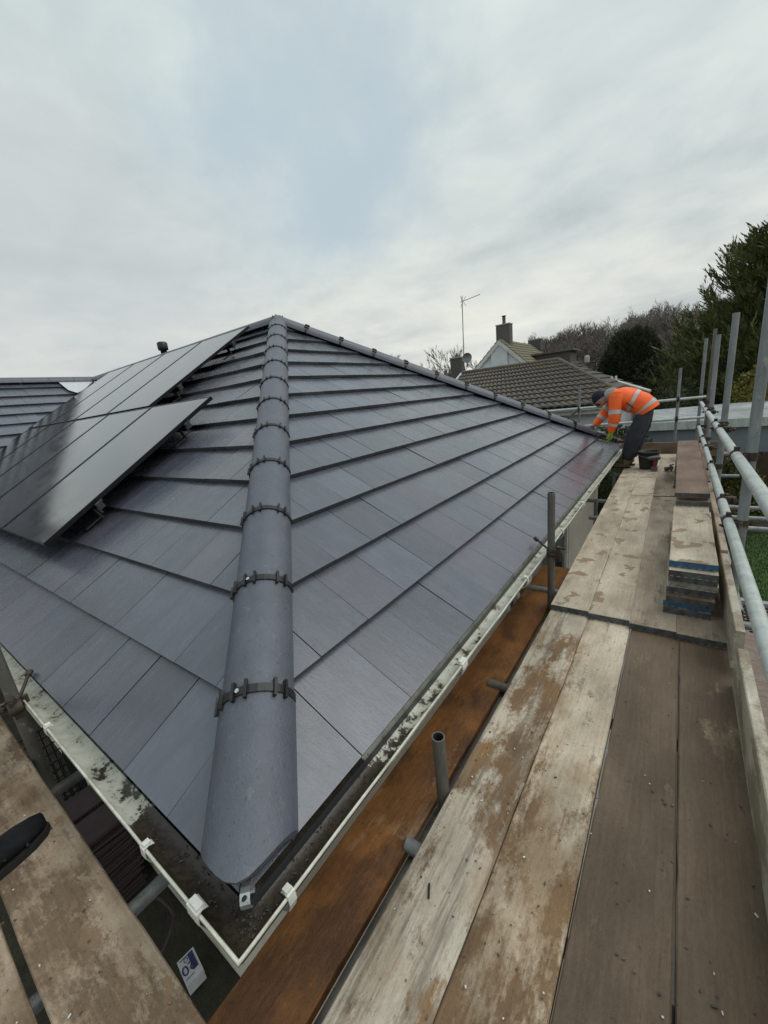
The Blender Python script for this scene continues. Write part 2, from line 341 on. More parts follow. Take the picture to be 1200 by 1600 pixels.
# worker
simple('hi_vis_orange', (1.0, .15, .016), .62, scale=7, c2=(.85, .105, .014), bstr=.25)
simple('reflective_tape', (.46, .48, .46), .35, scale=10, c2=(.36, .38, .37), bstr=.1)
simple('trouser_navy', (.030, .034, .048), .8, scale=8, c2=(.018, .02, .03), bstr=.4)
simple('skin', (.50, .27, .19), .5, scale=10, var=.15, bstr=.1)
simple('beanie_navy', (.010, .013, .030), .9, scale=40, bstr=.6)
simple('hood_grey', (.34, .32, .30), .9, scale=14, bstr=.5)
simple('glove_green', (.22, .36, .03), .7, scale=20, bstr=.3)
simple('boot_tan', (.17, .12, .075), .7, scale=14)
simple('boot_black', (.005, .0055, .007), .8, spec=.2, scale=20, bstr=.5, c2=(.011, .012, .015))
simple('rubber_sole', (.015, .014, .013), .8)
simple('hair_brown', (.05, .032, .02), .8)
simple('bucket_black', (.012, .012, .013), .45, scale=6, c2=(.03, .028, .025))
simple('tool_grey', (.10, .105, .11), .5)
simple('tool_red', (.28, .03, .03), .5)
simple('crate_green', (.009, .013, .010), .6)
simple('clay_purple', (.060, .042, .048), .8, scale=9)
simple('sign_white', (.62, .64, .66), .5, bstr=0)
simple('sign_navy', (.03, .03, .13), .5, bstr=0)
simple('pale_lid', (.42, .48, .52), .4)
simple('nail', (.03, .025, .022), .5, metal=.5)

# ------------------------------------------------------------ mesh helpers
class MB:
    def __init__(s): s.v = []; s.f = []; s.m = []; s.sm = []
    def add(s, vs, fs, mi=0, smooth=False):
        o = len(s.v); s.v += [tuple(x) for x in vs]
        for f in fs: s.f.append(tuple(i + o for i in f)); s.m.append(mi); s.sm.append(smooth)
        return s
    def box(s, c, d, rot=None, mi=0):
        hx, hy, hz = d[0] / 2, d[1] / 2, d[2] / 2; c = Vector(c)
        vs = [Vector((x * hx, y * hy, z * hz)) for x in (-1, 1) for y in (-1, 1) for z in (-1, 1)]
        if rot is not None: vs = [rot @ v for v in vs]
        return s.add([v + c for v in vs], [(0, 1, 3, 2), (4, 6, 7, 5), (0, 4, 5, 1), (2, 3, 7, 6), (0, 2, 6, 4), (1, 5, 7, 3)], mi)
    def bbox(s, lo, hi, mi=0):
        return s.box([(a + b) / 2 for a, b in zip(lo, hi)], [b - a for a, b in zip(lo, hi)], None, mi)
    def tube(s, p0, p1, r, r1=None, n=12, mi=0, cap=True, smooth=True, hollow=0, mi2=None):
        p0 = Vector(p0); p1 = Vector(p1); r1 = r if r1 is None else r1
        d = (p1 - p0).normalized(); u = d.orthogonal().normalized(); w_ = d.cross(u)
        A = []; 
        for p, q in ((p0, r), (p1, r1)):
            A += [p + (u * math.cos(2 * math.pi * i / n) + w_ * math.sin(2 * math.pi * i / n)) * q for i in range(n)]
        s.add(A, [(i, (i + 1) % n, n + (i + 1) % n, n + i) for i in range(n)], mi, smooth)
        if hollow:
            for p, q, dd in ((p0, r, d), (p1, r1, -d)):
                B = []
                for rr, off in ((q, 0), (q - hollow, 0), (q - hollow, .05)):
                    B += [p + dd * off + (u * math.cos(2 * math.pi * i / n) + w_ * math.sin(2 * math.pi * i / n)) * rr for i in range(n)]
                fl = dd == d
                f1 = [(i, (i + 1) % n, n + (i + 1) % n, n + i) for i in range(n)]
                f2 = [(n + i, n + (i + 1) % n, 2 * n + (i + 1) % n, 2 * n + i) for i in range(n)]
                s.add(B, f1, mi); s.add(B, f2 + [tuple(range(2 * n, 3 * n))], mi2 if mi2 is not None else mi)
        elif cap:
            s.add(A, [tuple(range(n))[::-1], tuple(range(n, 2 * n))], mi)
        return s
    def path(s, pts, rads, n=8, mi=0, cap=True, smooth=True):
        pts = [Vector(p) for p in pts]; A = []; up = None
        for k, p in enumerate(pts):
            d = (pts[min(k + 1, len(pts) - 1)] - pts[max(k - 1, 0)]).normalized()
            if up is None: up = d.orthogonal().normalized()
            up = (up - d * up.dot(d)); up = up.normalized() if up.length > 1e-6 else d.orthogonal().normalized()
            w_ = d.cross(up); r = rads[k] if isinstance(rads, (list, tuple)) else rads
            ra, rb = r if isinstance(r, (list, tuple)) else (r, r)
            A += [p + up * math.cos(2 * math.pi * i / n) * ra + w_ * math.sin(2 * math.pi * i / n) * rb for i in range(n)]
        F = []
        for k in range(len(pts) - 1): F += [(k * n + i, k * n + (i + 1) % n, (k + 1) * n + (i + 1) % n, (k + 1) * n + i) for i in range(n)]
        s.add(A, F, mi, smooth)
        if cap: s.add(A, [tuple(range(n))[::-1], tuple(range((len(pts) - 1) * n, len(pts) * n))], mi)
        return s
    def lathe(s, c, prof, n=20, mi=0, smooth=True, axis='Z'):
        c = Vector(c); A = []
        for (r, h) in prof:
            for i in range(n):
                a = 2 * math.pi * i / n
                A.append(c + (Vector((r * math.cos(a), r * math.sin(a), h)) if axis == 'Z' else Vector((r * math.cos(a), h, r * math.sin(a)))))
        F = []
        for k in range(len(prof) - 1): F += [(k * n + i, k * n + (i + 1) % n, (k + 1) * n + (i + 1) % n, (k + 1) * n + i) for i in range(n)]
        return s.add(A, F, mi, smooth)
    def build(s, name, mats, parent=None, loc=None, keep=True):
        """origin at loc (world) when given; vertices are world coordinates"""
        me = bpy.data.meshes.new(name)
        vs = s.v
        if loc is not None: L_ = Vector(loc); vs = [Vector(v) - L_ for v in vs]
        me.from_pydata([tuple(v) for v in vs], [], s.f)
        if not isinstance(mats, (list, tuple)): mats = [mats]
        for m in mats: me.materials.append(M[m])
        me.polygons.foreach_set('material_index', s.m); me.polygons.foreach_set('use_smooth', s.sm)
        me.validate(); me.update()
        return link(name, me, parent, loc)
def link(name, me, parent=None, loc=None):
    o = bpy.data.objects.new(name, me); COL.objects.link(o)
    if parent is not None:
        o.parent = parent
        if loc is not None: o.location = parent_inv(parent) @ Vector(loc)
    elif loc is not None: o.location = loc
    return o
def parent_inv(p):
    m = Matrix.Translation(p.location) @ p.rotation_euler.to_matrix().to_4x4()
    while p.parent is not None:
        p = p.parent; m = (Matrix.Translation(p.location) @ p.rotation_euler.to_matrix().to_4x4()) @ m
    return m.inverted()
def tag(o, label=None, cat=None, group=None, kind=None):
    if label: o['label'] = label
    if cat: o['category'] = cat
    if group: o['group'] = group
    if kind: o['kind'] = kind
    return o
def empty(name, loc=(0, 0, 0), label=None, cat=None, group=None):
    o = bpy.data.objects.new(name, None); COL.objects.link(o); o.location = loc; o.empty_display_size = .1
    return tag(o, label, cat, group)
def part(mb, name, mats, parent):
    """child part, origin at parent's origin; mb holds world coordinates"""
    inv = parent_inv(parent)
    mb.v = [tuple(inv @ Vector(v)) for v in mb.v]
    return mb.build(name, mats, parent)
rnd = random.Random(5)

# ------------------------------------------------------------ ground
ZG = -2.45
def sheet(name, x0, x1, y0, y1, z, mat, nx=1, ny=1):
    mb = MB(); vs = []; fs = []
    for j in range(ny + 1):
        for i in range(nx + 1): vs.append((x0 + (x1 - x0) * i / nx, y0 + (y1 - y0) * j / ny, z))
    for j in range(ny):
        for i in range(nx): a = j * (nx + 1) + i; fs.append((a, a + 1, a + nx + 2, a + nx + 1))
    mb.add(vs, fs); o = mb.build(name, mat); return tag(o, kind='structure')
sheet('ground', -500, 500, -500, 500, ZG - .03, 'soil')
sheet('lawn', 1.0, 9.0, 7.35, 11.2, ZG - .005, 'lawn_base')
pav = sheet('pavement', 1.15, 6.0, -3.0, 7.2, ZG - .018, 'mortar')
path_ = sheet('path', -.30, 1.14, -3, 9, ZG - .012, 'mortar')
mb = MB(); mb.bbox((-.0, 0, 0), (.594, .594, .03)); sl_me = None
for j in range(19):
    for i in range(2):
        o = None
        if sl_me is None:
            o = mb.build('paving_slab', 'concrete_slab', path_); sl_me = o.data
        else: o = link('paving_slab', sl_me, path_)
        o.location = (-.27 + i * .6, -2.6 + j * .6, ZG - .01 + rnd.uniform(0, .003))
# interlocking blocks, staggered hexagon-like outline
mb = MB(); hx = [(-.10, 0), (-.075, -.052), (.075, -.052), (.10, 0), (.075, .052), (-.075, .052)]
hx = [(x * .97, y * .95) for x, y in hx]
vs = [(x, y, .03) for x, y in hx] + [(x * 1.02, y * 1.03, .0) for x, y in hx]
mb.add(vs, [tuple(range(6))] + [(i, 6 + i, 6 + (i + 1) % 6, (i + 1) % 6) for i in range(6)])
pv = mb.build('paving_block', 'paver', pav); pvme = pv.data; bpy.data.objects.remove(pv)
cells = []
for r_ in range(0, 118):
    for c in range(0, 14):
        x = 1.30 + c * .175; y = .9 + r_ * .0545
        x += (r_ % 2) * .0875
        cells.append((x, y))
cells.sort(key=lambda p: (p[0] - .77) ** 2 * 2.5 + (p[1] - 4.6) ** 2 * .35)
for x, y in cells[:290]:
    o = link('paving_block', pvme, pav); o.location = (x, y, ZG - .024 + rnd.uniform(0, .004)); o.rotation_euler = (rnd.uniform(-.01, .01), rnd.uniform(-.01, .01), math.pi / 2 * 0 + rnd.uniform(-.02, .02))
mb = MB()
for x, y in cells[290:]:
    z = ZG - .024; mb.add([(x + a, y + b_, z + .03) for a, b_ in hx] + [(x + a * 1.02, y + b_ * 1.03, z) for a, b_ in hx], [tuple(range(6))] + [(i, 6 + i, 6 + (i + 1) % 6, (i + 1) % 6) for i in range(6)])
o = mb.build('paving_blocks_far', 'paver', pav); o['kind'] = 'stuff'
# lawn edging kerb
mb = MB()
mb.bbox((1.2, 7.2, ZG - .02), (6.0, 7.30, ZG + .07)); tag(mb.build('kerb', 'concrete_slab'), kind='structure')
# grass blades
mb = MB(); rg = random.Random(3)
for i in range(26000):
    x = rg.uniform(1.2, 3.6) if i % 4 else rg.uniform(1.2, 6); y = rg.uniform(7.35, 11.0); h = rg.uniform(.02, .05); a = rg.uniform(0, 6.28); dx, dy = math.cos(a) * .006, math.sin(a) * .006
    lx, ly = rg.uniform(-.02, .02), rg.uniform(-.02, .02)
    mb.add([(x - dx, y - dy, ZG - .01), (x + dx, y + dy, ZG - .01), (x + lx, y + ly, ZG + h)], [(0, 1, 2)])
tag(mb.build('grass', 'grass_blade'), 'short mown green grass of the lawn beyond the block paving', 'grass', kind='stuff')

# ------------------------------------------------------------ house
P = R(31.5); T = math.tan(P); CP = math.cos(P); SP = math.sin(P)
G = .350; W = .303; YF = 7.61; HALF = YF / 2; SL = HALF / CP
XV = -6.5
house = empty('house', (-3.8, 3.8, ZG), 'bungalow being re-roofed in dark slate grey tiles with white gutters and cream walls', 'house')
# frames for roof planes: origin, along (u), up slope (s), normal
class Plane:
    def __init__(s, o, u, up): s.o = Vector(o); s.u = Vector(u).normalized(); s.s = Vector(up).normalized(); s.n = s.u.cross(s.s); 
    def p(s, u, v, h=0): return s.o + s.u * u + s.s * v + s.n * h
# R plane: u along +Y, s up toward -X  -> normal u x s = Y x (-cos,0,sin) = (sin,0,cos)
PR = Plane((0, 0, 0), (0, 1, 0), (-CP, 0, SP))
# L plane: u along +X (u = x), s up toward +Y -> X x (0,c,s) = (0,-s,c)
PL = Plane((0, 0, 0), (1, 0, 0), (0, CP, SP))
PW = Plane((XV, 0, 0), (0, 1, 0), (-CP, 0, SP))
mb = MB()   # roof deck a little below the tiles
dz = -.05
def q(pl, pts): return [pl.p(a, b, -.045) for a, b in pts]
mb.add(q(PR, [(0.03, .02), (YF - .03, .02), (HALF, SL)]), [(0, 1, 2)])
mb.add(q(PL, [(XV, .02), (-.03, .02), (-HALF, SL), (XV - HALF, SL)]), [(0, 1, 2, 3)])
mb.add(q(PW, [(-1.5, .02), (0, .02), (HALF, SL), (-1.5, SL)]), [(0, 1, 2, 3)])
bk = [(-HALF, HALF), (0, YF), (XV - 4, YF), (XV - 4, HALF)]
mb.add([(-HALF, HALF, SL * SP - .05), (-.03, YF - .03, 0), (-14, YF, 0), (-14, HALF, SL * SP - .05)], [(0, 1, 2, 3)])
mb.add([(XV - HALF, HALF, SL * SP - .05), (XV - HALF, -1.5, SL * SP - .05), (XV - 2 * HALF, -1.5, 0), (-14.1, HALF, 0)], [(0, 1, 2, 3)])
roof = part(mb, 'roof', 'underlay', house)
# tiles
THK = .031
def tile_mesh(poly, tag_=''):
    """poly: ccw list of (u, s) relative to tile's own lower left; surface slopes so each course laps the next"""
    vs = []; n = len(poly)
    def h(s): return -.038 * (s / .40)
    for (u, s) in poly: vs.append((u, s, h(s)))
    for (u, s) in poly: vs.append((u, s, h(s) - THK))
    return vs, [tuple(range(n))] + [(i, n + i, n + (i + 1) % n, (i + 1) % n) for i in range(n)], [0] + [1] * n
def clip(poly, f):
    out = []
    for i in range(len(poly)):
        a, b_ = poly[i], poly[(i + 1) % len(poly)]; fa, fb = f(a), f(b_)
        if fa >= 0: out.append(a)
        if (fa >= 0) != (fb >= 0):
            t = fa / (fa - fb); out.append((a[0] + (b_[0] - a[0]) * t, a[1] + (b_[1] - a[1]) * t))
    return out
GAP = .0035
def mk(vs, fs, ms):
    me = bpy.data.meshes.new('roof_tile'); me.from_pydata(vs, [], fs); me.materials.append(M['tile_slate']); me.materials.append(M['tile_edge'])
    me.polygons.foreach_set('material_index', ms); me.update(); return me
c0 = .004
full = [(GAP / 2, 0), (W - GAP / 2, 0), (W - GAP / 2, .40), (GAP / 2, .40)]
fullme = mk(*tile_mesh(full))
tiles = []
CAMP = Vector((0.767, -0.287, 1.102))
def lay(pl, u0, u1, off, tests, hidden=None):
    ncourse = 13
    for k in range(ncourse):
        s0 = k * G
        o = off + (W / 2 if k % 2 else 0)
        n0 = int(math.floor((u0 - o) / W)) - 1; n1 = int(math.ceil((u1 - o) / W)) + 1
        for i in range(n0, n1):
            uu = o + i * W
            poly = [(a + uu, b_ + s0) for a, b_ in full]; m0 = len(poly)
            for f in tests: poly = clip(poly, f) if len(poly) > 2 else poly
            if len(poly) < 3: continue
            xs = [p_[0] for p_ in poly]; ys = [p_[1] for p_ in poly]
            if (max(xs) - min(xs)) < .01 or (max(ys) - min(ys)) < .02: continue
            loc = [(a - uu, b_ - s0) for a, b_ in poly]
            isfull = len(loc) == 4 and all(abs(a[0] - b_[0]) < 1e-6 and abs(a[1] - b_[1]) < 1e-6 for a, b_ in zip(loc, full))
            c = pl.p(sum(xs) / len(xs), sum(ys) / len(ys)); d = c - CAMP
            size = (max(xs) - min(xs)) * G * abs(d.normalized().dot(pl.n)) / d.length ** 2
            if hidden and hidden(sum(xs) / len(xs), s0): size *= .001
            tiles.append((size, pl, uu, s0, loc, isfull))
S1 = W * .0
lay(PR, 0, YF, 1.5148 * W - 2 * W, [lambda p: p[0] - p[1] * CP - .02, lambda p: (YF - p[1] * CP - .02) - p[0], lambda p: SL - p[1], lambda p: p[0]])
lay(PL, XV - HALF, 0, -2.2369 * W, [lambda p: -p[1] * CP - .02 - p[0], lambda p: p[0] - (XV - p[1] * CP) - .03, lambda p: SL - p[1]],
    hidden=lambda u, s: (s < 2.2 and s > .5 and -8 < u < -3.0) or (s > 2.0 and s < 4.0 and -9 < u < -4.3))
lay(PW, -1.5, HALF, .11, [lambda p: p[0] + 1.5, lambda p: (p[1] * CP) - .03 - p[0] + 0.0, lambda p: SL - p[1]], hidden=lambda u, s: u < .4)
tiles.sort(key=lambda t: -t[0])
rt = random.Random(11)
inv_roof = parent_inv(roof)
far = MB()
for idx, (size, pl, uu, s0, loc, isfull) in enumerate(tiles):
    rot = Matrix((pl.u, pl.s, pl.n)).transposed().to_4x4()
    jit = Matrix.Rotation(rt.uniform(-.003, .003), 4, 'Z') @ Matrix.Rotation(rt.uniform(-.005, .006), 4, 'X') @ Matrix.Rotation(rt.uniform(-.006, .006), 4, 'Y')
    mw = Matrix.Translation(pl.p(uu, s0, rt.uniform(-.0012, .0012))) @ rot @ jit
    if idx < 295:
        me = fullme if isfull else mk(*tile_mesh(loc))
        o = bpy.data.objects.new('roof_tile', me); COL.objects.link(o); o.parent = roof
        o.matrix_basis = inv_roof @ mw
    else:
        vs, fs, ms = tile_mesh(loc)
        b0 = len(far.v); far.v += [tuple(mw @ Vector(v)) for v in vs]
        for f, m_ in zip(fs, ms): far.f.append(tuple(i + b0 for i in f)); far.m.append(m_); far.sm.append(False)
far.v = [tuple(inv_roof @ Vector(v)) for v in far.v]
o = far.build('far_roof_tiles', ['tile_slate', 'tile_edge'], roof); o['kind'] = 'stuff'

# hip and ridge tiles
def ridge_piece(A, B, side, a0, a1, rad=.122, crest=.072, gap=.006, rounded=False, n=14, parent=roof, name='hip_tile', drop=None, thick=.014, lapup=0.0):
    """half round tile along A->B from distance a0 to a1; side = horizontal perpendicular"""
    A = Vector(A); B = Vector(B); d = (B - A).normalized(); side = Vector(side).normalized(); up = side.cross(d); up = up if up.z > 0 else -up
    L0 = a0 + gap / 2; L1 = a1 - gap / 2; vs = []; nn = 6 if rounded else 2
    hz = rad * .93
    rings = []
    for sh, rr in ((0, 0), (1, thick)):
        for k in range(nn):
            ring = []
            for i in range(n + 1):
                th = math.pi * i / n; wx = math.cos(th) * (rad - rr); hh = crest - hz + math.sin(th) * (hz - rr * .9) - (.004 if sh else 0)
                t0 = L0
                if rounded: t0 = L0 + (math.sqrt(wx * wx + .055 ** 2) - .055) * 1.22
                tt = t0 + (L1 - t0) * k / (nn - 1)
                ring.append(A + d * tt + side * wx + up * hh)
            rings.append(ring)
    mb = MB(); vs = [p for r_ in rings for p in r_]; m_ = n + 1; F = []
    for k in range(nn - 1):
        for i in range(n): a = k * m_ + i; F.append((a, a + 1, a + m_ + 1, a + m_))
    mb.add(vs, F, 0, True)
    off = nn * m_; F2 = []
    for i in range(n):
        F2.append((i, off + i, off + i + 1, i + 1)); e = (nn - 1) * m_ + i; F2.append((e, e + 1, off + e + 1, off + e))
    for k in range(nn - 1):
        a = k * m_; F2.append((a, a + m_, off + a + m_, off + a)); a = k * m_ + n; F2.append((a, off + a, off + a + m_, a + m_))
    mb.add(vs, F2, 0)
    inv = parent_inv(parent); c = A + d * (a0 + a1) / 2
    mb.v = [tuple(inv @ Vector(v) - inv @ c) for v in mb.v]
    o = mb.build(name, 'hip_concrete', parent); o.location = inv @ c
    return o
def hip_clip(A, B, side, at, rad=.125, crest=.076, screw=False):
    A = Vector(A); B = Vector(B); d = (B - A).normalized(); side = Vector(side).normalized(); up = side.cross(d); up = up if up.z > 0 else -up
    mb = MB(); n = 16; hz = rad * .93; c = A + d * at
    def pt(th, r, t): return A + d * (at + t) + side * math.cos(th) * (rad + r) + up * (crest - hz + math.sin(th) * (hz + r))
    for i in range(n):
        t0, t1 = math.pi * i / n, math.pi * (i + 1) / n
        a = [pt(t0, .003, -.014), pt(t1, .003, -.014), pt(t1, .003, .014), pt(t0, .003, .014)]
        b_ = [pt(t0, -.002, -.014), pt(t1, -.002, -.014), pt(t1, -.002, .014), pt(t0, -.002, .014)]
        mb.add(a + b_, [(0, 1, 2, 3), (0, 4, 5, 1), (3, 2, 6, 7)])
    for th in (.20, .30, .53, .635, .78, .88):
        th *= math.pi
        for (t, l) in ((0, .05),):
            a = []
            for dt in (-.031, .031):
                for dr in (-.002, .013):
                    for dth in (-.036, .036): a.append(pt(th + dth, dr, dt))
            mb.add(a, [(0, 2, 3, 1), (4, 5, 7, 6), (0, 1, 5, 4), (2, 6, 7, 3), (0, 4, 6, 2), (1, 3, 7, 5)])
    if screw:
        p = pt(.6 * math.pi, .004, 0); nrm = (pt(.6 * math.pi, .02, 0) - pt(.6 * math.pi, 0, 0)).normalized()
        mb.tube(p, p + nrm * .005, .0075, mi=1, n=10)
    inv = parent_inv(roof); mb.v = [tuple(inv @ Vector(v) - inv @ c) for v in mb.v]
    o = mb.build('hip_clip', ['black_plastic', 'screw_head'], roof); o.location = inv @ c
A0 = Vector((0, 0, 0)); AP = Vector((-HALF, HALF, HALF * T)); hl = (AP - A0).length
step = .492; k = 0; a = -.05
first = .49
pts_ = [.012, first] 
while pts_[-1] + step < hl + .05: pts_.append(pts_[-1] + step)
pts_.append(hl + .06)
for i in range(len(pts_) - 1):
    ridge_piece(A0, AP, (1, 1, 0), pts_[i], pts_[i + 1], rounded=(i == 0), rad=.122 if i else .126)
    if i: hip_clip(A0, AP, (1, 1, 0), pts_[i], screw=(i in (1, 2)))
B0 = Vector((0, YF, 0)); bl = (AP - B0).length
a = .55; pts_ = [.55]
while pts_[-1] + step < bl: pts_.append(pts_[-1] + step)
pts_.append(bl + .05)
for i in range(len(pts_) - 1):
    ridge_piece(B0, AP, (1, -1, 0), pts_[i], pts_[i + 1], n=10, crest=.085)
    if i: hip_clip(B0, AP, (1, -1, 0), pts_[i], crest=.09)
# unfinished far end: mortar bed and battens where worker is working
mb = MB(); dB = (AP - B0).normalized(); sB = Vector((1, -1, 0)).normalized()
rr = random.Random(2)
for i in range(9):
    c = B0 + dB * (.06 + i * .06) + Vector((0, 0, .035 + rr.uniform(-.006, .008)))
    mb.box(c, (.07, .11 + rr.uniform(-.02, .02), .04), Matrix.Rotation(R(45) + rr.uniform(-.15, .15), 3, 'Z') @ Matrix.Rotation(.3, 3, 'X'))
part(mb, 'mortar_bed', 'clay_purple', roof)
AR = Vector((XV - HALF, HALF, HALF * T))
x = -HALF; rl = (AR - AP).length; k = 0
while k * .45 < rl:
    ridge_piece(AP, AR, (0, 1, 0), k * .45, min((k + 1) * .45, rl), n=8, name='ridge_tile', crest=.085); k += 1
AW = Vector((XV - HALF, -1.5, HALF * T)); k = 0; rl = (AW - AR).length
while k * .45 < rl:
    ridge_piece(AR, AW, (1, 0, 0), k * .45, min((k + 1) * .45, rl), n=8, name='ridge_tile', crest=.085); k += 1
# valley lining and lead saddle
mb = MB(); vv0 = Vector((XV, 0, 0)); vv1 = AR
d = (vv1 - vv0).normalized()
nL = Vector((0, -SP, CP)); nW = Vector((SP, 0, CP)); hL = Vector((1, 0, 0)); hW = Vector((0, -1, 0))
for i in range(12):
    a0 = vv0 + (vv1 - vv0) * (i / 12); a1 = vv0 + (vv1 - vv0) * ((i + 1) / 12)
    u = Vector((0, 0, .004))
    mb.add([a0 + u, a1 + u, a1 + hL * .045 + nL * .012, a0 + hL * .045 + nL * .012], [(0, 1, 2, 3)])
    mb.add([a0 + u, a1 + u, a1 + hW * .045 + nW * .012, a0 + hW * .045 + nW * .012], [(0, 3, 2, 1)])
part(mb, 'valley_lining', 'lead', roof)
mb = MB(); c = AR + Vector((0, -.0, 0))
def lw(p, n_): return Vector(p) + n_ * .02
pl = [PW.p(HALF - .05, SL - .1, .03), PW.p(HALF - .75, SL - .12, .03), PW.p(HALF - .72, SL - .50, .03), PW.p(HALF - .62, SL - .66, .04)]
p2 = [PL.p(XV - HALF + .35, SL - .25, .04), PL.p(XV - HALF + .62, SL - .58, .035)]
mb.add([pl[0], pl[1], pl[2], pl[3], p2[1], p2[0]], [(0, 1, 2, 3), (0, 3, 4, 5)])
part(mb, 'lead_saddle', 'lead_white', roof)

# gutter: sweep around L path with mitred corner
prof = []
gw = .056
for i in range(13):
    a = math.pi * i / 12; prof.append((-math.cos(a) * gw, -.034 - math.sin(a) * .052))
# prof x: -gw (house side) .. +gw (outer); add rolled lip
lip = [(gw + .001, -.030), (gw + .004, -.027), (gw + .008, -.029), (gw + .009, -.036), (gw + .004, -.040)]
outer = []
for i in range(12, -1, -1):
    a = math.pi * i / 12; outer.append((-math.cos(a) * (gw + .003), -.036 - math.sin(a) * .054))
prof = prof + lip + outer[1:]
g0 = .012
def gp(w_, z, seg):
    o = g0 + w_
    return [Vector((-6.3, -o, z)), Vector((o, -o, z)), Vector((o, YF + o, z))][seg]
mb = MB(); n = len(prof)
NS1, NS2 = 24, 40
secs = []
for i in range(NS1 + 1): secs.append([gp(a, b_, 0).lerp(gp(a, b_, 1), (i / NS1) ** .7) + Vector((0, mnoise.noise(Vector((i * .7, 0, 0))) * .0022, mnoise.noise(Vector((i * .5, 3, 0))) * .003 * (i < NS1))) for a, b_ in prof])
for i in range(1, NS2 + 1): secs.append([gp(a, b_, 1).lerp(gp(a, b_, 2), (i / NS2) ** 1.5) + Vector((mnoise.noise(Vector((i * .6, 7, 0))) * .0025, 0, mnoise.noise(Vector((i * .5, 9, 0))) * .003)) for a, b_ in prof])
vs = [p for s_ in secs for p in s_]; F = []
for k in range(len(secs) - 1):
    for i in range(n): F.append((k * n + i, k * n + (i + 1) % n, (k + 1) * n + (i + 1) % n, (k + 1) * n + i))
mb.add(vs, F, 0, True)
inv = parent_inv(house); org = Vector((0, 0, 0))
mb.v = [tuple(Vector(v)) for v in mb.v]
gut = mb.build('gutter', 'gutter_pvc', house); gut.location = inv @ org
def bracket(x, y, along, big=False):
    mb = MB(); o = g0 + gw + .004
    w_ = .024 if big else .011
    def P3(out, z, s):  # out from house edge
        return Vector((x if along == 'x' else out, -out if along == 'x' else y, z)) + (Vector((s, 0, 0)) if along == 'x' else Vector((0, s, 0)))
    pts = [(o - .018, -.026), (o - .004, -.019), (o + .008, -.022), (o + .010, -.050), (o + .0, -.078), (o - .025, -.096), (o - .055, -.102)]
    for k in range(len(pts) - 1):
        (a0_, z0), (a1_, z1) = pts[k], pts[k + 1]
        t = .004
        vs = [P3(a0_, z0, -w_), P3(a1_, z1, -w_), P3(a1_, z1, w_), P3(a0_, z0, w_), P3(a0_ - t, z0 - t, -w_), P3(a1_ - t, z1 - t, -w_), P3(a1_ - t, z1 - t, w_), P3(a0_ - t, z0 - t, w_)]
        mb.add(vs, [(0, 1, 2, 3), (7, 6, 5, 4), (0, 4, 5, 1), (3, 2, 6, 7), (0, 3, 7, 4), (1, 5, 6, 2)])
    mb.box(P3(o - .006, -.018, 0), (w_ * 1.6, .018, .008) if along == 'x' else (.018, w_ * 1.6, .008))
    invg = parent_inv(gut); mb.v = [tuple(invg @ Vector(v)) for v in mb.v]
    mb.build('gutter_bracket', 'pvc_white', gut)
bracket(0, .075, 'y'); bracket(0, 1.08, 'y', True)
for yy in (2.0, 2.95, 3.8, 4.7, 5.6, 6.5): bracket(0, yy, 'y', yy in (3.8,))
bracket(-.105, 0, 'x', True)
for xx in (-.37, -1.25, -2.1, -3.0): bracket(xx, 0, 'x')
# wet lumps of silt in the gutter
mb = MB(); rr = random.Random(9)
for i in range(170):
    u = abs(rr.gauss(0, 1.0)) ** 1.2 * .30
    out = g0 + rr.uniform(-.03, .03); s_ = rr.uniform(.0012, .0035); z = -.086 + rr.uniform(0, .004) + abs(out - g0) * .28
    if rr.random() < .5: c = Vector((out, u - .02, z))
    else: c = Vector((-u + .02, -out, z))
    m_ = Matrix.Rotation(rr.uniform(0, 6), 3, 'Z') @ Matrix.Rotation(rr.uniform(0, 6), 3, 'X')
    mb.box(c, (s_ * 2.4, s_, s_ * .8), m_)
invg = parent_inv(gut); mb.v = [tuple(invg @ Vector(v)) for v in mb.v]
o = mb.build('silt', 'mortar', gut); o['kind'] = 'stuff'
mb = MB(); mb.add([(-.003, -.0, -.034), (-.003, YF, -.034), (-.016, YF, -.088), (-.016, .012, -.088)], [(0, 1, 2, 3)]); mb.add([(-6.3, .003, -.034), (-.003, .003, -.034), (-.016, .016, -.088), (-6.3, .016, -.088)], [(0, 1, 2, 3)]); part(mb, 'eaves_strip', 'eave_plastic', roof)
# fascia, soffit, walls
mb = MB(); mb.bbox((-.07, -.0 + .05, -.24), (-.047, YF - .05, -.035)); mb.bbox((-6.3, .047, -.24), (-.0706, .07, -.035)); part(mb, 'fascia', 'fascia_white', house)
mb = MB(); mb.bbox((-.32, .07, -.25), (-.072, YF - .07, -.238)); mb.bbox((-6.3, .073, -.252), (-.33, .34, -.24)); part(mb, 'soffit', 'fascia_white', house)
mb = MB()
wins = [(3.35, 5.05, -1.75, -.42), (5.75, 6.25, -1.5, -.42)]
ys = [.3, 3.35, 5.05, 7.31]
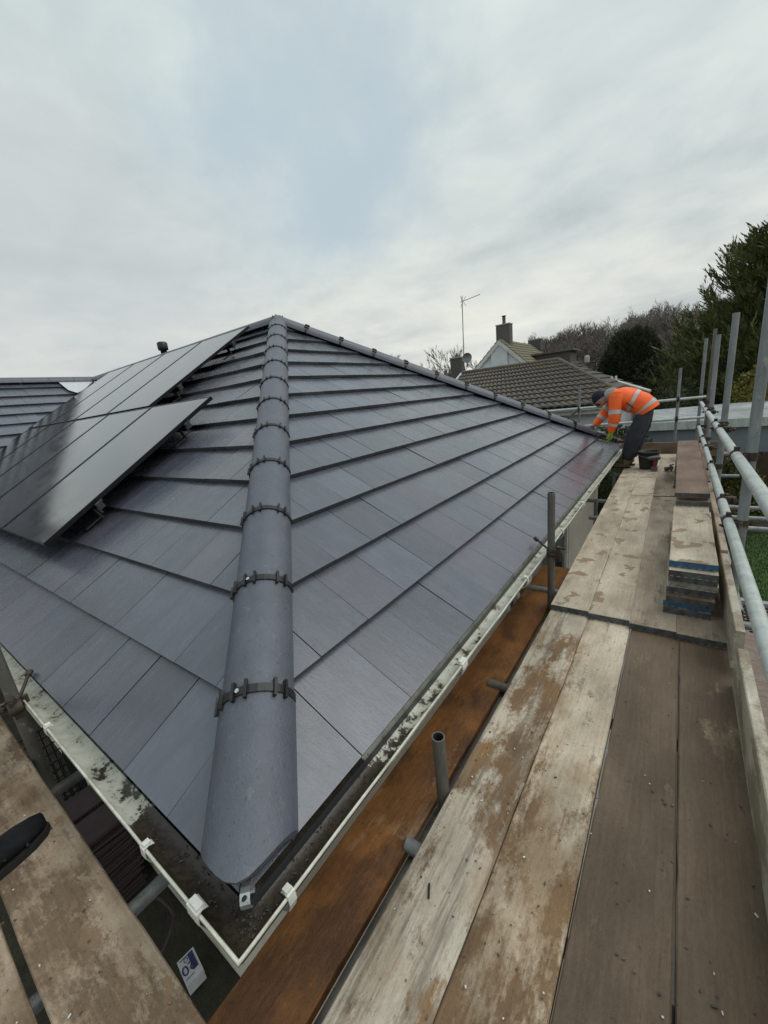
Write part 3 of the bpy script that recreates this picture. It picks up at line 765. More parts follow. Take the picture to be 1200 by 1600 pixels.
# wall R with opening for the window
X0 = -.3
def wallseg(y0, y1, z0, z1): mb.bbox((X0 - .12, y0, z0), (X0, y1, z1))
wallseg(.3, 3.35, ZG, -.25); wallseg(3.35, 5.05, ZG, -1.75); wallseg(3.35, 5.05, -.42, -.25); wallseg(5.05, 7.31, ZG, -.25)
mb.bbox((-6.3, .35, ZG), (X0 - .125, .46, -.25)); mb.bbox((-6.3, 7.2, ZG), (X0 - .125, 7.31, -.25))
part(mb, 'wall', 'render_cream', house)
mb = MB()
for (y0, y1) in ((3.35, 3.42), (4.16, 4.24), (4.98, 5.05)): mb.bbox((X0 - .07, y0, -1.75), (X0 - .012, y1, -.42))
for (z0, z1) in ((-1.75, -1.68), (-.49, -.42)):
    mb.bbox((X0 - .068, 3.42, z0), (X0 - .014, 4.16, z1)); mb.bbox((X0 - .068, 4.24, z0), (X0 - .014, 4.98, z1))
mb.bbox((X0 - .011, 3.30, -1.80), (X0 + .05, 5.10, -1.752))
win = part(mb, 'window', 'pvc_white', house)
mb = MB(); mb.bbox((X0 - .05, 3.42, -1.68), (X0 - .04, 4.16, -.49)); mb.bbox((X0 - .05, 4.24, -1.68), (X0 - .04, 4.98, -.49))
part(mb, 'pane', 'dark_glass', win)
# second, near window glimpsed between hop-up board and platform
mb = MB(); mb.bbox((X0 + .002, 2.55, -1.72), (X0 + .05, 2.62, -.6)); mb.bbox((X0 + .002, 2.80, -1.72), (X0 + .05, 2.86, -.6)); mb.bbox((X0 + .002, 2.62, -1.72), (X0 + .05, 2.80, -1.65)); mb.bbox((X0 + .002, 3.1, -1.72), (X0 + .05, 3.16, -.6))
w2 = part(mb, 'window', 'pvc_white', house)
mb = MB(); mb.bbox((X0 + .004, 2.62, -1.65), (X0 + .012, 2.80, -.6)); mb.bbox((X0 + .004, 2.86, -1.72), (X0 + .012, 3.1, -.6)); part(mb, 'pane', 'dark_glass', w2)
# flue / vent pipe poking over the panels
mb = MB(); c = Vector((-7.15, 3.9, 2.2)); mb.lathe(c, [(.055, -.1), (.055, .30), (.085, .30), (.09, .33), (.09, .42), (.07, .44), (.0, .45)], 12)
part(mb, 'vent_pipe', 'black_plastic', house)
# galvanised hip iron at the eaves corner
mb = MB(); c = Vector((-.004, .012, -.008)); n = 16
for i in range(n - 4):
    a0_, a1_ = R(-60 + i * 300 / (n - 4)), R(-60 + (i + 1) * 300 / (n - 4)); ro, ri, wd = .028, .0255, .012
    dd = Vector((1, -1, 0)).normalized(); sd_ = Vector((1, 1, 0)).normalized(); up = Vector((0, 0, 1))
    def q_(a, r_, s_): return c + dd * math.cos(a) * r_ + up * math.sin(a) * r_ * .9 + sd_ * s_
    vs = [q_(a0_, ro, -wd), q_(a1_, ro, -wd), q_(a1_, ro, wd), q_(a0_, ro, wd), q_(a0_, ri, -wd), q_(a1_, ri, -wd), q_(a1_, ri, wd), q_(a0_, ri, wd)]
    mb.add(vs, [(0, 1, 2, 3), (7, 6, 5, 4), (0, 4, 5, 1), (3, 2, 6, 7)])
hi = part(mb, 'hip_iron', 'steel_bright', house)
mb = MB(); p = c + dd * .0185 + up * .0175; nn_ = (dd * .7 + up * .7); mb.tube(p, p + nn_ * .0115, .005, n=10); part(mb, 'bolt_hole', 'tube_inside', hi)

# ------------------------------------------------------------ solar panels
def solar(u0, s0, label, wd=1.134, ln=1.735, off=.155):
    o0 = PL.p(u0 + wd / 2, s0, off)
    root = bpy.data.objects.new('solar_panel', None); COL.objects.link(root)
    root.matrix_basis = Matrix.Translation(o0) @ Matrix((PL.u, PL.s, PL.n)).transposed().to_4x4()
    tag(root, label, 'solar panel', 'black solar panels in two rows on the left roof slope')
    mb = MB(); t = .032; f = .012
    mb.bbox((-wd / 2, 0, -t), (-wd / 2 + f, ln, 0)); mb.bbox((wd / 2 - f, 0, -t), (wd / 2, ln, 0))
    mb.bbox((-wd / 2 + f, 0, -t), (wd / 2 - f, f, -.0005)); mb.bbox((-wd / 2 + f, ln - f, -t), (wd / 2 - f, ln, -.0005))
    mb.build('frame', 'black_metal', root)
    mb = MB(); mb.bbox((-wd / 2 + f, f, -.012), (wd / 2 - f, ln - f, -.003)); mb.build('glass', 'panel_glass', root)
    return root
NMS = ['nearest the hip', 'second from the hip', 'third from the hip', 'fourth from the hip', 'fifth from the hip']
x0 = -2.70
for i in range(5): solar(x0 - 1.134 - i * 1.154, .565, 'black solar panel in the lower row on the left roof slope, ' + NMS[i])
x1 = -3.98
for i in range(4): solar(x1 - 1.134 - i * 1.154, 2.335, 'black solar panel in the upper row on the left roof slope, ' + NMS[i], ln=1.80)
rn = 0
for (xa, xb, ss, lb) in ((-8.3, -2.66, .98, 'lowest'), (-8.3, -2.68, 1.93, 'second lowest'), (-8.5, -3.93, 2.75, 'second highest'), (-8.5, -3.93, 3.72, 'highest')):
    mb = MB(); c = PL.p((xa + xb) / 2, ss, .095); rot = Matrix((PL.u, PL.s, PL.n)).transposed()
    mb.box(c, (xb - xa, .04, .04), rot, 0)
    for k in range(5):
        cc = PL.p(xb - .12 - k * 1.2, ss - .03, .04); mb.box(cc, (.045, .012, .09), rot, 1); mb.box(PL.p(xb - .12 - k * 1.2, ss - .10, .012), (.045, .14, .008), rot, 1)
    mb.box(PL.p(xb + .012, ss, .11), (.028, .044, .05), rot, 1); mb.box(PL.p(xb + .014, ss + .028, .13), (.014, .02, .014), rot, 1); mb.box(PL.p(xb + .014, ss - .028, .085), (.016, .012, .05), rot, 1)
    tag(mb.build('mounting_rail', ['black_metal', 'alu'], None, c), 'black metal rail holding up the solar panels, %s of the four on the slope' % lb, 'mounting rail', 'rails under the solar panels')

# ------------------------------------------------------------ scaffolding
TR = .0242
def coupler(mb, p, a, b_, mi=0, seed=0):
    """clamp joining tube dir a through p[0] and tube dir b through p[1]"""
    pa, pb = Vector(p[0]), Vector(p[1])
    for c, d in ((pa, Vector(a)), (pb, Vector(b_))):
        d.normalize()
        mb.tube(c - d * .024, c + d * .024, TR + .006, n=14, mi=mi)
        o = (pb - pa).normalized() if (pb - pa).length > 1e-4 else d.orthogonal()
        s_ = o.cross(d).normalized()
        for sg in (1, -1): mb.box(c + s_ * sg * (TR + .013), (.02, .02, .036) if abs(d.z) > .5 else (.026, .026, .026), None, mi)
        e = c + s_ * (TR + .018)
        mb.tube(e - o * .015, e + o * .045, .0065, n=8, mi=mi); mb.tube(e + o * .020, e + o * .032, .012, n=6, mi=mi, smooth=False)
    mb.box((pa + pb) / 2, (.045, .045, .04), None, mi)
def tube(name, p0, p1, mat, label, cat='scaffold tube', group=None, coups=(), cmat='steel_rust', rad=None):
    p0, p1 = Vector(p0), Vector(p1)
    c = p0.copy()
    mb = MB(); mb.tube(p0, p1, rad or (.0262 if p0.x > 1.0 and p1.x > 1.0 else TR), n=18, hollow=.0045, mi2=1)
    if not coups: return tag(mb.build(name, [mat, 'tube_inside'], None, c), label, cat, group)
    r = empty(name, c, label, cat, group); mb.build('tube', [mat, 'tube_inside'], r, c)
    for (pa, pb, a, b_) in coups:
        m2 = MB(); coupler(m2, (pa, pb), a, b_); m2.build('coupler', cmat, r, pa)
    return r
Yd = (0, 1, 0); Xd = (1, 0, 0); Zd = (0, 0, 1)
GS = 'upright tubes of the scaffold'
RX = 1.050; SX = 1.110; TRB = .0258
def rz1(y): return .600 - (y - 1.7) * .0108
def rz2(y): return .205 - (y - 1.45) * .013
def std(x, y, ztop, label, mat='steel_grey', rails=True, name='scaffold_standard'):
    cps = []
    if rails:
        cps = [((x, y, rz1(y) + .0), (RX, y + .05, rz1(y)), Zd, Yd), ((x, y, rz2(y)), (RX, y + .05, rz2(y)), Zd, Yd), ((x, y, -.42), (x, y + .05, -.42), Zd, Yd)]
    return tube(name, (x, y, ZG), (x, y, ztop), mat, label, 'scaffold tube', GS, cps)
std(SX, 2.75, 1.92, 'nearest upright grey scaffold tube cut by the right edge of the photo')
std(SX, 4.72, 1.537, 'second upright tube along the right guardrail, tallest after the nearest')
std(SX, 6.96, 1.50, 'third upright tube along the right guardrail, in front of the dark cypress')
std(SX + .035, 8.80, 1.70, 'dark upright tube at the far right corner of the scaffold', 'steel_dull')
tube('scaffold_standard', (1.055, 9.35, ZG), (1.055, 9.35, 1.60), 'steel_grey', 'slim pale upright tube just left of the dark corner tube', group=GS,
     coups=[((1.055, 9.35, .60), (1.055, 9.29, .60), Zd, Xd)])
tube('scaffold_standard', (.72, 8.98, ZG), (.72, 8.98, 1.14), 'steel_grey', 'upright tube behind the far toe board, right of the bending worker', group=GS,
     coups=[((.72, 8.98, .60), (.72, 8.92, .60), Zd, Xd), ((.72, 8.98, .25), (.72, 8.92, .25), Zd, Xd)])
tube('scaffold_standard', (-.93, 8.98, ZG), (-.93, 8.98, 1.0), 'steel_grey', 'upright tube left of the worker in front of the brown tiled roof', group=GS,
     coups=[((-.93, 8.98, .56), (-.93, 8.92, .56), Zd, Xd)])
std(.118, 2.40, .42, 'dark upright tube standing between gutter and platform halfway along the eaves', 'steel_dull', rails=False)
std(.135, .72, -.085, 'short open-topped tube stub beside the orange-brown board', 'steel_dull', rails=False)
std(-.02, 5.2, -.36, 'short tube end below the gutter in front of the cream wall', rails=False)
std(-.03, 7.0, -.36, 'short tube end below the far end of the gutter', rails=False)
std(-1.60, -.100, .75, 'upright tube at the left edge passing the left gutter', 'steel_dull', rails=False)
GR = 'guardrail tubes'
r1 = tube('guardrail', (RX, -2.2, rz1(-2.2)), (RX, 8.75, rz1(8.75)), 'steel_pale', 'upper pale guardrail tube running along the right of the platform', group=GR,
     coups=[((RX, y, rz1(y)), (RX + .05, y + .03, rz1(y)), Yd, Zd) for y in (4.2, 6.3)])
r2 = tube('guardrail', (RX, -2.2, rz2(-2.2)), (RX, 8.75, rz2(8.75)), 'steel_pale', 'lower pale guardrail tube running along the right of the platform', group=GR,
     coups=[((RX, y, rz2(y)), (RX + .05, y + .03, rz2(y)), Yd, Zd) for y in (3.3, 6.0)])
tube('guardrail', (-4.5, 8.92, .50), (1.12, 8.92, .605), 'steel_pale', 'upper guardrail tube across the far end behind the worker', group=GR)
tube('guardrail', (-1.15, 8.92, .20), (1.12, 8.92, .255), 'steel_pale', 'lower guardrail tube across the far end behind the worker', group=GR)
tube('scaffold_brace', (-1.35, 8.86, .20), (-.92, 8.86, .56), 'steel_dull', 'short slanting brace beside the far upright tube left of the worker')
# boards' supports
GT = 'cross tubes carrying the boards'
for y, x0_, x1_, lb in ((.53, .085, 1.2, 'beside the tube stub'), (1.45, .03, 1.2, 'under the middle of the nearest boards'), (2.62, -.25, 1.75, 'under the board overlap'), (4.6, .0, 1.9, 'near the stacked short boards'),
                  (4.95, 0.6, 2.0, 'second behind the stacked boards'), (5.35, -.2, 1.9, 'by the dark bin'), (7.05, -.1, 1.5, 'near the worker\'s feet')):
    tube('scaffold_transom', (x0_, y, -.415 if y != 2.62 else -.41), (x1_, y, -.415 if y != 2.62 else -.41), 'steel_grey' if y != 1.45 else 'steel_dull', 'cross tube below the platform ' + lb, group=GT)
tube('scaffold_ledger', (.112, -1.5, -.47), (.112, 8.6, -.47), 'steel_dull', 'long dark tube running under the inner edge of the platform')
tube('scaffold_ledger', (SX + .06, 2.9, -.47), (SX + .06, 8.9, -.47), 'steel_grey', 'long tube running under the outer edge of the platform')
tube('scaffold_transom', (-.60, -1.2, -.42), (-.585, .12, -.42), 'steel_grey', 'grey cross tube under the left boards poking towards the gutter', group=GT)
tube('scaffold_transom', (-1.42, -1.2, -.42), (-1.42, .2, -.44), 'steel_dull', 'dark cross tube under the left boards near the left upright', group=GT)
tube('scaffold_ledger', (-4, -.50, -.47), (.3, -.50, -.47), 'steel_dull', 'tube running below the left boards')
# couplers near the gutter
def clampthing(p, label, sc_=1.0):
    mb = MB(); p = Vector(p)
    coupler(mb, (p, p + Vector((.05, -.01, 0))), Zd, Yd)
    mb.tube(p + Vector((-.03, .03, .01)), p + Vector((-.12, .09, .05)), .008, n=8); mb.tube(p + Vector((-.115, .085, .045)), p + Vector((-.135, .1, .055)), .015, n=6)
    tag(mb.build('scaffold_coupler', 'steel_rust', None, p), label, 'scaffold coupler', 'loose scaffold couplers')
clampthing((.118, 2.40, .0), 'rusty clamp on the dark upright tube level with the gutter')
clampthing((-1.60, -.10, -.03), 'rusty clamp on the left upright tube resting over the gutter')

# boards
def board(name, cx_, cy_, zt, L_, wd=.225, th=.038, rot=0.0, mat='wood_pale_patchy', label='', group=None, tilt=0.0, band=None, on_edge=False, seed=0, bandlen=.0, roll=0.0):
    """zt = top height; long axis local x"""
    root = empty(name, (cx_, cy_, zt - th / 2 if not on_edge else zt - wd / 2), label, 'scaffold board' if name == 'scaffold_board' else 'toe board', group)
    root.rotation_euler = (roll + (R(90) if on_edge else 0), tilt, rot)
    rb = random.Random(seed + 17); n = max(4, int(L_ / .06)); vs = []; hw, ht, c = wd / 2, th / 2, .004
    pr_ = [(-hw + c, ht), (hw - c, ht), (hw, ht - c), (hw, -ht + c), (hw - c, -ht), (-hw + c, -ht), (-hw, -ht + c), (-hw, ht - c)]
    for i in range(n + 1):
        x = -L_ / 2 + L_ * i / n
        wob = mnoise.noise(Vector((x * 2.2, seed * 3.1, 0))) * .0022; wv = mnoise.noise(Vector((x * 1.1, seed * 5.3, 4))) * .003
        for k, (y, z) in enumerate(pr_):
            e = mnoise.noise(Vector((x * 9, seed * 2.7 + k // 2 * 5, 1))) * .0017 if k in (1, 2, 0, 7) else 0
            if rb.random() < .05 and k in (0, 1, 2, 7): e -= .0035 * (1 if y > 0 else -1) * rb.random()
            vs.append((x, y + wob + e, z + wv * .5))
    F = []
    for i in range(n): F += [(i * 8 + k, (i + 1) * 8 + k, (i + 1) * 8 + (k + 1) % 8, i * 8 + (k + 1) % 8) for k in range(8)]
    F += [tuple(range(8)), tuple(range(n * 8, n * 8 + 8))[::-1]]
    mb = MB(); mb.add(vs, F); mb.build('timber', mat, root)
    if band:
        for sg in (-1, 1):
            x = sg * (L_ / 2 + .0022); mb = MB(); m_ = 14
            vs = []; 
            for j in range(m_ + 1):
                y = -hw + wd * j / m_; lo = -ht + (.007 if j % 2 else .0) ; hi_ = ht - .001
                for xx in (x - sg * .0018, x + sg * .0006): vs += [(xx, y, lo), (xx, y, hi_)]
            F = []
            for j in range(m_):
                a = j * 4; F += [(a, a + 4, a + 5, a + 1), (a + 2, a + 3, a + 7, a + 6), (a + 1, a + 5, a + 7, a + 3), (a, a + 2, a + 6, a + 4)]
            mb.add(vs, F)
            for y in (-hw * .7, hw * .7): mb.tube((x, y, 0), (x + sg * .003, y, 0), .004, n=6)
            mb.build('end_band', band if isinstance(band, str) else 'band_steel', root)
    return root
GB = 'boards of the scaffold platform'
zb = -.328
xs = [.276, .5035, .734, .966]
mats = ['wood_pale_streaked', 'wood_pale_patchy', 'wood_wet_brown', 'wood_wet_brown']
labs = ['pale grey-streaked near platform board along the inner edge', 'pale near platform board with brown blotches, second from the inner edge',
        'dark wet near platform board, third from the inner edge', 'dark wet near platform board beside the toe board']
for i in range(4): board('scaffold_board', xs[i], .75, zb, 3.9, wd=[.226, .224, .226, .226][i], rot=R(90) + [0.0, .0015, -.001, .001][i], mat=mats[i], label=labs[i], group=GB, band=True, seed=i)
xf = [.277, .503, .725, .945]
y0f = [2.205, 2.19, 2.165, 2.155]
lf = ['pale puddle-stained middle board of the platform along the inner edge', 'pale puddle-stained middle board, second from the inner edge', 'greyish middle board of the platform left of the board stacks', 'middle platform board lying under the short board stack']
for i in range(4): board('scaffold_board', xf[i] - .02, y0f[i] + 1.52, zb + .040, 3.04, rot=R(90) + .012, tilt=0, mat=['wood_far_pale', 'wood_far_pale', 'wood_far_grey', 'wood_far_grey'][i], label=lf[i], group=GB, band=True, seed=10 + i)
lf = ['far platform board under the worker\'s boots', 'far platform board under the black bucket', 'far platform board left of the long stacked boards', 'far platform board hidden mostly by the long stacked boards']
for i in range(4): board('scaffold_board', xf[i] - .055, 6.765, zb + .038, 3.03, rot=R(90) + .008, mat=['wood_far_pale', 'wood_far_pale', 'wood_far_grey', 'wood_far_grey'][i], label=lf[i], group=GB, band=True, seed=20 + i)
board('scaffold_board', -.015, 1.45, -.415, 3.3, rot=R(90) - .004, mat='wood_orange', label='orange-brown wet board lying low between the gutter and the platform', seed=31)
board('scaffold_board', .17, 8.62, zb - .005, 2.9, wd=.225, rot=0.0, mat='wood_far_grey', label='board lying crosswise at the far end behind the bucket', seed=33, group=GB)
# left boards
board('scaffold_board', -1.62, -.241, zb, 3.1, wd=.228, mat='wood_left', label='stained tan board on the left, nearest the left gutter', seed=41)
board('scaffold_board', -1.75, -.495, zb - .004, 3.1, wd=.228, rot=.004, mat='wood_left', label='stained tan board at the bottom left corner, second from the gutter', seed=42)
# toe boards
GTB = 'toe boards on edge along the platform'
board('toe_board', 1.066, .42, zb + .203, 2.85, wd=.20, rot=R(90), mat='wood_toe', label='near greenish-grey toe board on edge with a rounded split end', group=GTB, on_edge=True, seed=51)
board('toe_board', 1.064, 2.44, zb + .243, 1.02, wd=.20, rot=R(90) - .004, mat='wood_toe', label='short pale toe board on edge beside the near stack of short boards', group=GTB, on_edge=True, seed=52)
board('toe_board', 1.070, 4.06, zb + .243, 2.1, wd=.20, rot=R(90), mat='wood_far_grey', label='brown toe board on edge behind the near stack, before the farthest one', group=GTB, on_edge=True, seed=55)
board('toe_board', 1.066, 6.6, zb + .250, 2.9, rot=R(90), mat='wood_red_brown', label='farthest toe board on edge beyond the long stacked boards', group=GTB, on_edge=True, seed=53, roll=0)
board('toe_board', .1, 8.42, zb + .225, 2.6, rot=0, mat='wood_red_brown', label='brown toe board across the far end behind the worker', group=GTB, on_edge=True, seed=54)
# stack 1 : short boards
GS1 = 'short boards in the near stack'
z = zb + .040; cfg = [('wood_far_grey', 'band_steel', .0, 'bottom'), ('wood_far_grey', 'band_blue', -.004, 'second from the bottom'), ('wood_red_brown', 'band_steel', .004, 'third from the bottom'),
                      ('wood_far_grey', 'band_steel', -.006, 'fourth from the bottom'), ('wood_far_pale', 'band_light', .018, 'with plaster-white smears on its end, fourth from the top'), ('wood_far_grey', 'band_steel', .01, 'third from the top'), ('wood_far_pale', 'band_steel', .012, 'second from the top')]
rs = random.Random(4)
for i, (mt, bd, dx, lb) in enumerate(cfg):
    zt = z + .0385 * (i + 1) + i * .002
    board('scaffold_board', .885 + dx, 2.40 + .62 + rs.uniform(-.02, .03), zt, 1.28, rot=R(90) + rs.uniform(-.015, .015), mat=mt, label='short board in the near stack, ' + lb, group=GS1, band=bd, seed=60 + i)
z1 = z + .0405 * 7
board('scaffold_board', .888, 3.04, z1 + .039, 1.25, rot=R(90), mat='wood_far_pale', label='top pale short board with a bright blue end on the near stack', group=GS1, band='band_blue', seed=70)
# second stack: long boards lying on the first and on a far short stack
for i in range(7):
    board('scaffold_board', .875, 6.2, z + .0385 * (i + 1) + i * .002, 1.1, rot=R(90) + rs.uniform(-.01, .01), mat='wood_far_grey', label='short board under the far end of the long boards, ' + ['lowest', 'second lowest', 'third lowest', 'middle', 'third highest', 'second highest', 'highest'][i] + ' of that stack', group='support boards under the long boards', band=True, seed=80 + i)
zt = z1 + .039
board('scaffold_board', .895, 5.25, zt + .039, 3.2, rot=R(90) + .004, mat='wood_far_grey', label='lower of the two long boards on top of the stacks, with a dented steel end', group='long boards on the stacks', band=True, seed=90)
board('scaffold_board', .885, 5.2, zt + .109, 3.1, rot=R(90) + .004, mat='wood_red_brown', label='upper long reddish-brown board on top of the stacks', group='long boards on the stacks', band=True, seed=91)
mb = MB(); mb.bbox((.80, 3.72, zt + .040), (1.0, 3.80, zt + .0695)); tag(mb.build('wood_block', 'wood_red_brown', None, (.9, 3.76, zt + .04)), 'thin brown timber spacer between the two long boards', 'wood block')
mb = MB(); mb.bbox((.80, 6.3, zt + .040), (1.0, 6.4, zt + .0695)); tag(mb.build('wood_block', 'wood_red_brown', None, (.9, 6.35, zt + .04)), 'far timber spacer between the long boards, out of sight', 'wood block')
# nail lying on board
mb = MB(); mb.tube((.262, .385, zb + .005), (.245, .42, zb + .005), .0032, n=6); tag(mb.build('nail', 'nail', None, (.262, .385, zb)), 'small dark nail lying on the innermost pale board', 'nail')

# grit and plaster flecks
mb = MB(); rr = random.Random(31)
for i in range(330):
    if i < 230: x, y, z_ = rr.uniform(.17, 1.03), .15 + abs(rr.gauss(0, .8)), zb + .0028
    else: x, y, z_ = rr.uniform(-2.0, -.1), rr.uniform(-.6, -.14), zb + .0028
    if i < 230 and y > 2.1: continue
    s_ = rr.uniform(.0012, .0042) * (1.8 if rr.random() < .07 else 1)
    mb.box((x, y, z_ + s_ * .3), (s_ * rr.uniform(1, 2.6), s_, s_ * .7), Matrix.Rotation(rr.uniform(0, 6), 3, 'Z') @ Matrix.Rotation(rr.uniform(-.3, .3), 3, 'X'), rr.choice((0, 1, 1, 2)))
tag(mb.build('grit', ['render_white', 'mortar', 'wood_red_brown']), 'loose grit, splinters and plaster flecks scattered over the nearest boards', 'grit', kind='stuff')

# ------------------------------------------------------------ things on the platform
PZ = zb + .042
def bucket():
    c = Vector((.425, 6.93, PZ)); r = empty('bucket', c, 'black plastic bucket on the far boards beside the worker', 'bucket')
    mb = MB(); mb.lathe(c, [(0, .004), (.105, .004), (.108, 0), (.113, .02), (.142, .245), (.152, .247), (.154, .262), (.146, .265), (.138, .258), (.105, .03), (0, .03)], 28)
    part(mb, 'shell', 'bucket_black', r)
    mb = MB(); pts = [c + Vector((.15 * math.cos(a), -.15 * abs(math.sin(a)) - .0, .245 - .05 * abs(math.sin(a)))) for a in [math.pi * i / 14 for i in range(15)]]
    mb.path(pts, .003, n=6); part(mb, 'handle', 'steel_grey', r)
bucket()
# cordless drill standing on its battery
c = Vector((.515, 6.74, PZ)); dr = empty('cordless_drill', c, 'dark cordless drill standing in front of the black bucket', 'drill')
mb = MB(); mb.bbox(c + Vector((-.04, -.055, 0)), c + Vector((.04, .05, .055))); part(mb, 'battery', 'tool_grey', dr)
mb = MB(); mb.path([c + Vector((0, 0, .055)), c + Vector((.004, .0, .11)), c + Vector((.006, .0, .16))], [(.02, .026), (.018, .022), (.02, .026)], n=10); part(mb, 'grip', 'tool_red', dr)
mb = MB(); mb.path([c + Vector((.06, .02, .185)), c + Vector((0.02, .01, .19)), c + Vector((-.05, -.02, .19)), c + Vector((-.09, -.035, .188))], [.026, .034, .03, .018], n=12); part(mb, 'motor_housing', 'tool_grey', dr)
mb = MB(); mb.tube(c + Vector((-.09, -.035, .188)), c + Vector((-.125, -.048, .187)), .014, .010, n=10); part(mb, 'chuck', 'black_metal', dr)
# loose coupler
p = Vector((.665, 6.72, PZ + .035)); mb = MB(); coupler(mb, (p, p + Vector((.05, .02, .01))), (1, .3, 0), (0, 1, 0)); mb.v = [tuple(v) for v in mb.v]
tag(mb.build('scaffold_coupler', 'steel_dull', None, p), 'loose grey scaffold coupler lying on the boards right of the bucket', 'scaffold coupler', 'loose scaffold couplers')

# ------------------------------------------------------------ worker
def skin_body(name, joints, edges, root, mat, parent, sub=2, loc=(0, 0, 0)):
    me = bpy.data.meshes.new(name); me.from_pydata([j[0] for j in joints], edges, []); me.update()
    o = bpy.data.objects.new(name + '_src', me); COL.objects.link(o)
    md = o.modifiers.new('skin', 'SKIN'); md.use_smooth_shade = True; md.branch_smoothing = .5
    if not me.skin_vertices:
        bm = bmesh.new(); bm.from_mesh(me); bm.verts.layers.skin.verify(); bm.to_mesh(me); bm.free()
    for i, j in enumerate(joints):
        sv = me.skin_vertices[0].data[i]; sv.radius = j[1] if isinstance(j[1], tuple) else (j[1], j[1]); sv.use_root = (i == root)
    s2 = o.modifiers.new('sub', 'SUBSURF'); s2.levels = sub; s2.render_levels = sub
    bpy.context.view_layer.update()
    dg = bpy.context.evaluated_depsgraph_get(); em = bpy.data.meshes.new_from_object(o.evaluated_get(dg))
    bpy.data.objects.remove(o); em.materials.clear(); em.materials.append(M[mat])
    for p_ in em.polygons: p_.use_smooth = True; p_.material_index = 0
    return link(name, em, parent)
WY = 7.08
wk = empty('person', (.12, WY, PZ), 'worker in orange hi-vis jacket and navy beanie bending over the far end of the roof', 'person')
O = Vector((.12, WY, PZ))
def wj(x, z, y=0.0): return (x - O.x, y, z - O.z)
ankL, ankR = wj(.13, PZ + .09, -.11), wj(.17, PZ + .09, .13)
kneeL, kneeR = wj(.20, .135, -.11), wj(.25, .14, .13)
hipL, hipR = wj(.345, .53, -.095), wj(.355, .54, .095)
pel = wj(.335, .56); waist = wj(.25, .70); chest = wj(.06, .815); neckb = wj(-.115, .825); neck = wj(-.175, .815); head = wj(-.27, .80)
shL, shR = wj(-.04, .80, -.17), wj(-.06, .82, .17)
elL, elR = wj(-.045, .50, -.22), wj(-.225, .56, .20)
wrL, wrR = wj(-.09, .285, -.20), wj(-.36, .375, .12)
J = [(pel, .10), (waist, .09), (chest, (.09, .11)), (neckb, .06), (neck, .055), (head, .085),
     (shL, .065), (elL, .045), (wrL, .03), (shR, .065), (elR, .045), (wrR, .03),
     (hipL, .09), (kneeL, .062), (ankL, .045), (hipR, .09), (kneeR, .062), (ankR, .045)]
E_ = [(0, 1), (1, 2), (2, 3), (3, 4), (4, 5), (2, 6), (6, 7), (7, 8), (2, 9), (9, 10), (10, 11), (0, 12), (12, 13), (13, 14), (0, 15), (15, 16), (16, 17)]
skin_body('body', J, E_, 0, 'skin', wk)
# jacket
def lerp(a, b_, t): return tuple(a[i] + (b_[i] - a[i]) * t for i in range(3))
def spline(P_, t):
    n_ = len(P_) - 1; f = min(max(t, 0), .99999) * n_; k = int(f); u = f - k
    p0, p1, p2, p3 = P_[max(k - 1, 0)], P_[k], P_[k + 1], P_[min(k + 2, n_)]
    return [.5 * ((2 * b_) + (-a + c_) * u + (2 * a - 5 * b_ + 4 * c_ - d_) * u * u + (-a + 3 * b_ - 3 * c_ + d_) * u ** 3) for a, b_, c_, d_ in zip(p0, p1, p2, p3)]
def loft(mb, P_, t0, t1, n=26, m_=24, grow=0.0, crease=.0, yax=Vector((0, 1, 0)), sq=.0, cap=True, freq=9):
    """P_ rows: x, y, z, radius in the bend plane, radius sideways"""
    A = []
    for k in range(m_ + 1):
        t = t0 + (t1 - t0) * k / m_; c_ = spline(P_, t); e1 = spline(P_, t + .01); e0 = spline(P_, t - .01)
        tg = (Vector(e1[:3]) - Vector(e0[:3])).normalized(); ya = (yax - tg * yax.dot(tg)).normalized(); da = tg.cross(ya)
        for i in range(n):
            a = 2 * math.pi * i / n; d = da * math.cos(a) * c_[3] + ya * math.sin(a) * c_[4]
            p_ = Vector(c_[:3]) + d; dn = d.normalized()
            cr = mnoise.noise(Vector((p_.x * freq, p_.y * freq, p_.z * freq * 1.6))) * crease + mnoise.noise(Vector((p_.x * 26 + 5, p_.y * 22, p_.z * 30))) * crease * .4
            A.append(p_ + dn * (grow + cr))
    mb.add(A, [(k * n + i, k * n + (i + 1) % n, (k + 1) * n + (i + 1) % n, (k + 1) * n + i) for k in range(m_) for i in range(n)], 0, True)
    if cap: mb.add(A, [tuple(range(n))[::-1], tuple(range(m_ * n, (m_ + 1) * n))], 0)
def row(p_, a, b_): return (*p_, a, b_)
TORSO = [row(wj(.375, .560), .165, .175), row(wj(.33, .625), .170, .180), row(wj(.245, .695), .172, .185), row(wj(.14, .745), .172, .195), row(wj(.03, .785), .160, .21), row(wj(-.06, .80), .125, .20), row(wj(-.13, .80), .085, .12)]
def arm(s_, e_, w_): return [row(lerp(s_, e_, -.25), .085, .085), row(s_, .100, .092), row(lerp(s_, e_, .5), .088, .080), row(e_, .078, .070), row(lerp(e_, w_, .5), .066, .060), row(lerp(e_, w_, .95), .050, .046)]
ARML, ARMR = arm(shL, elL, wrL), arm(shR, elR, wrR)
mb = MB(); loft(mb, TORSO, 0, 1, crease=.011); loft(mb, ARML, 0, 1, n=18, crease=.008, freq=14); loft(mb, ARMR, 0, 1, n=18, crease=.008, freq=14)
jk = mb.build('jacket', 'hi_vis_orange', wk)
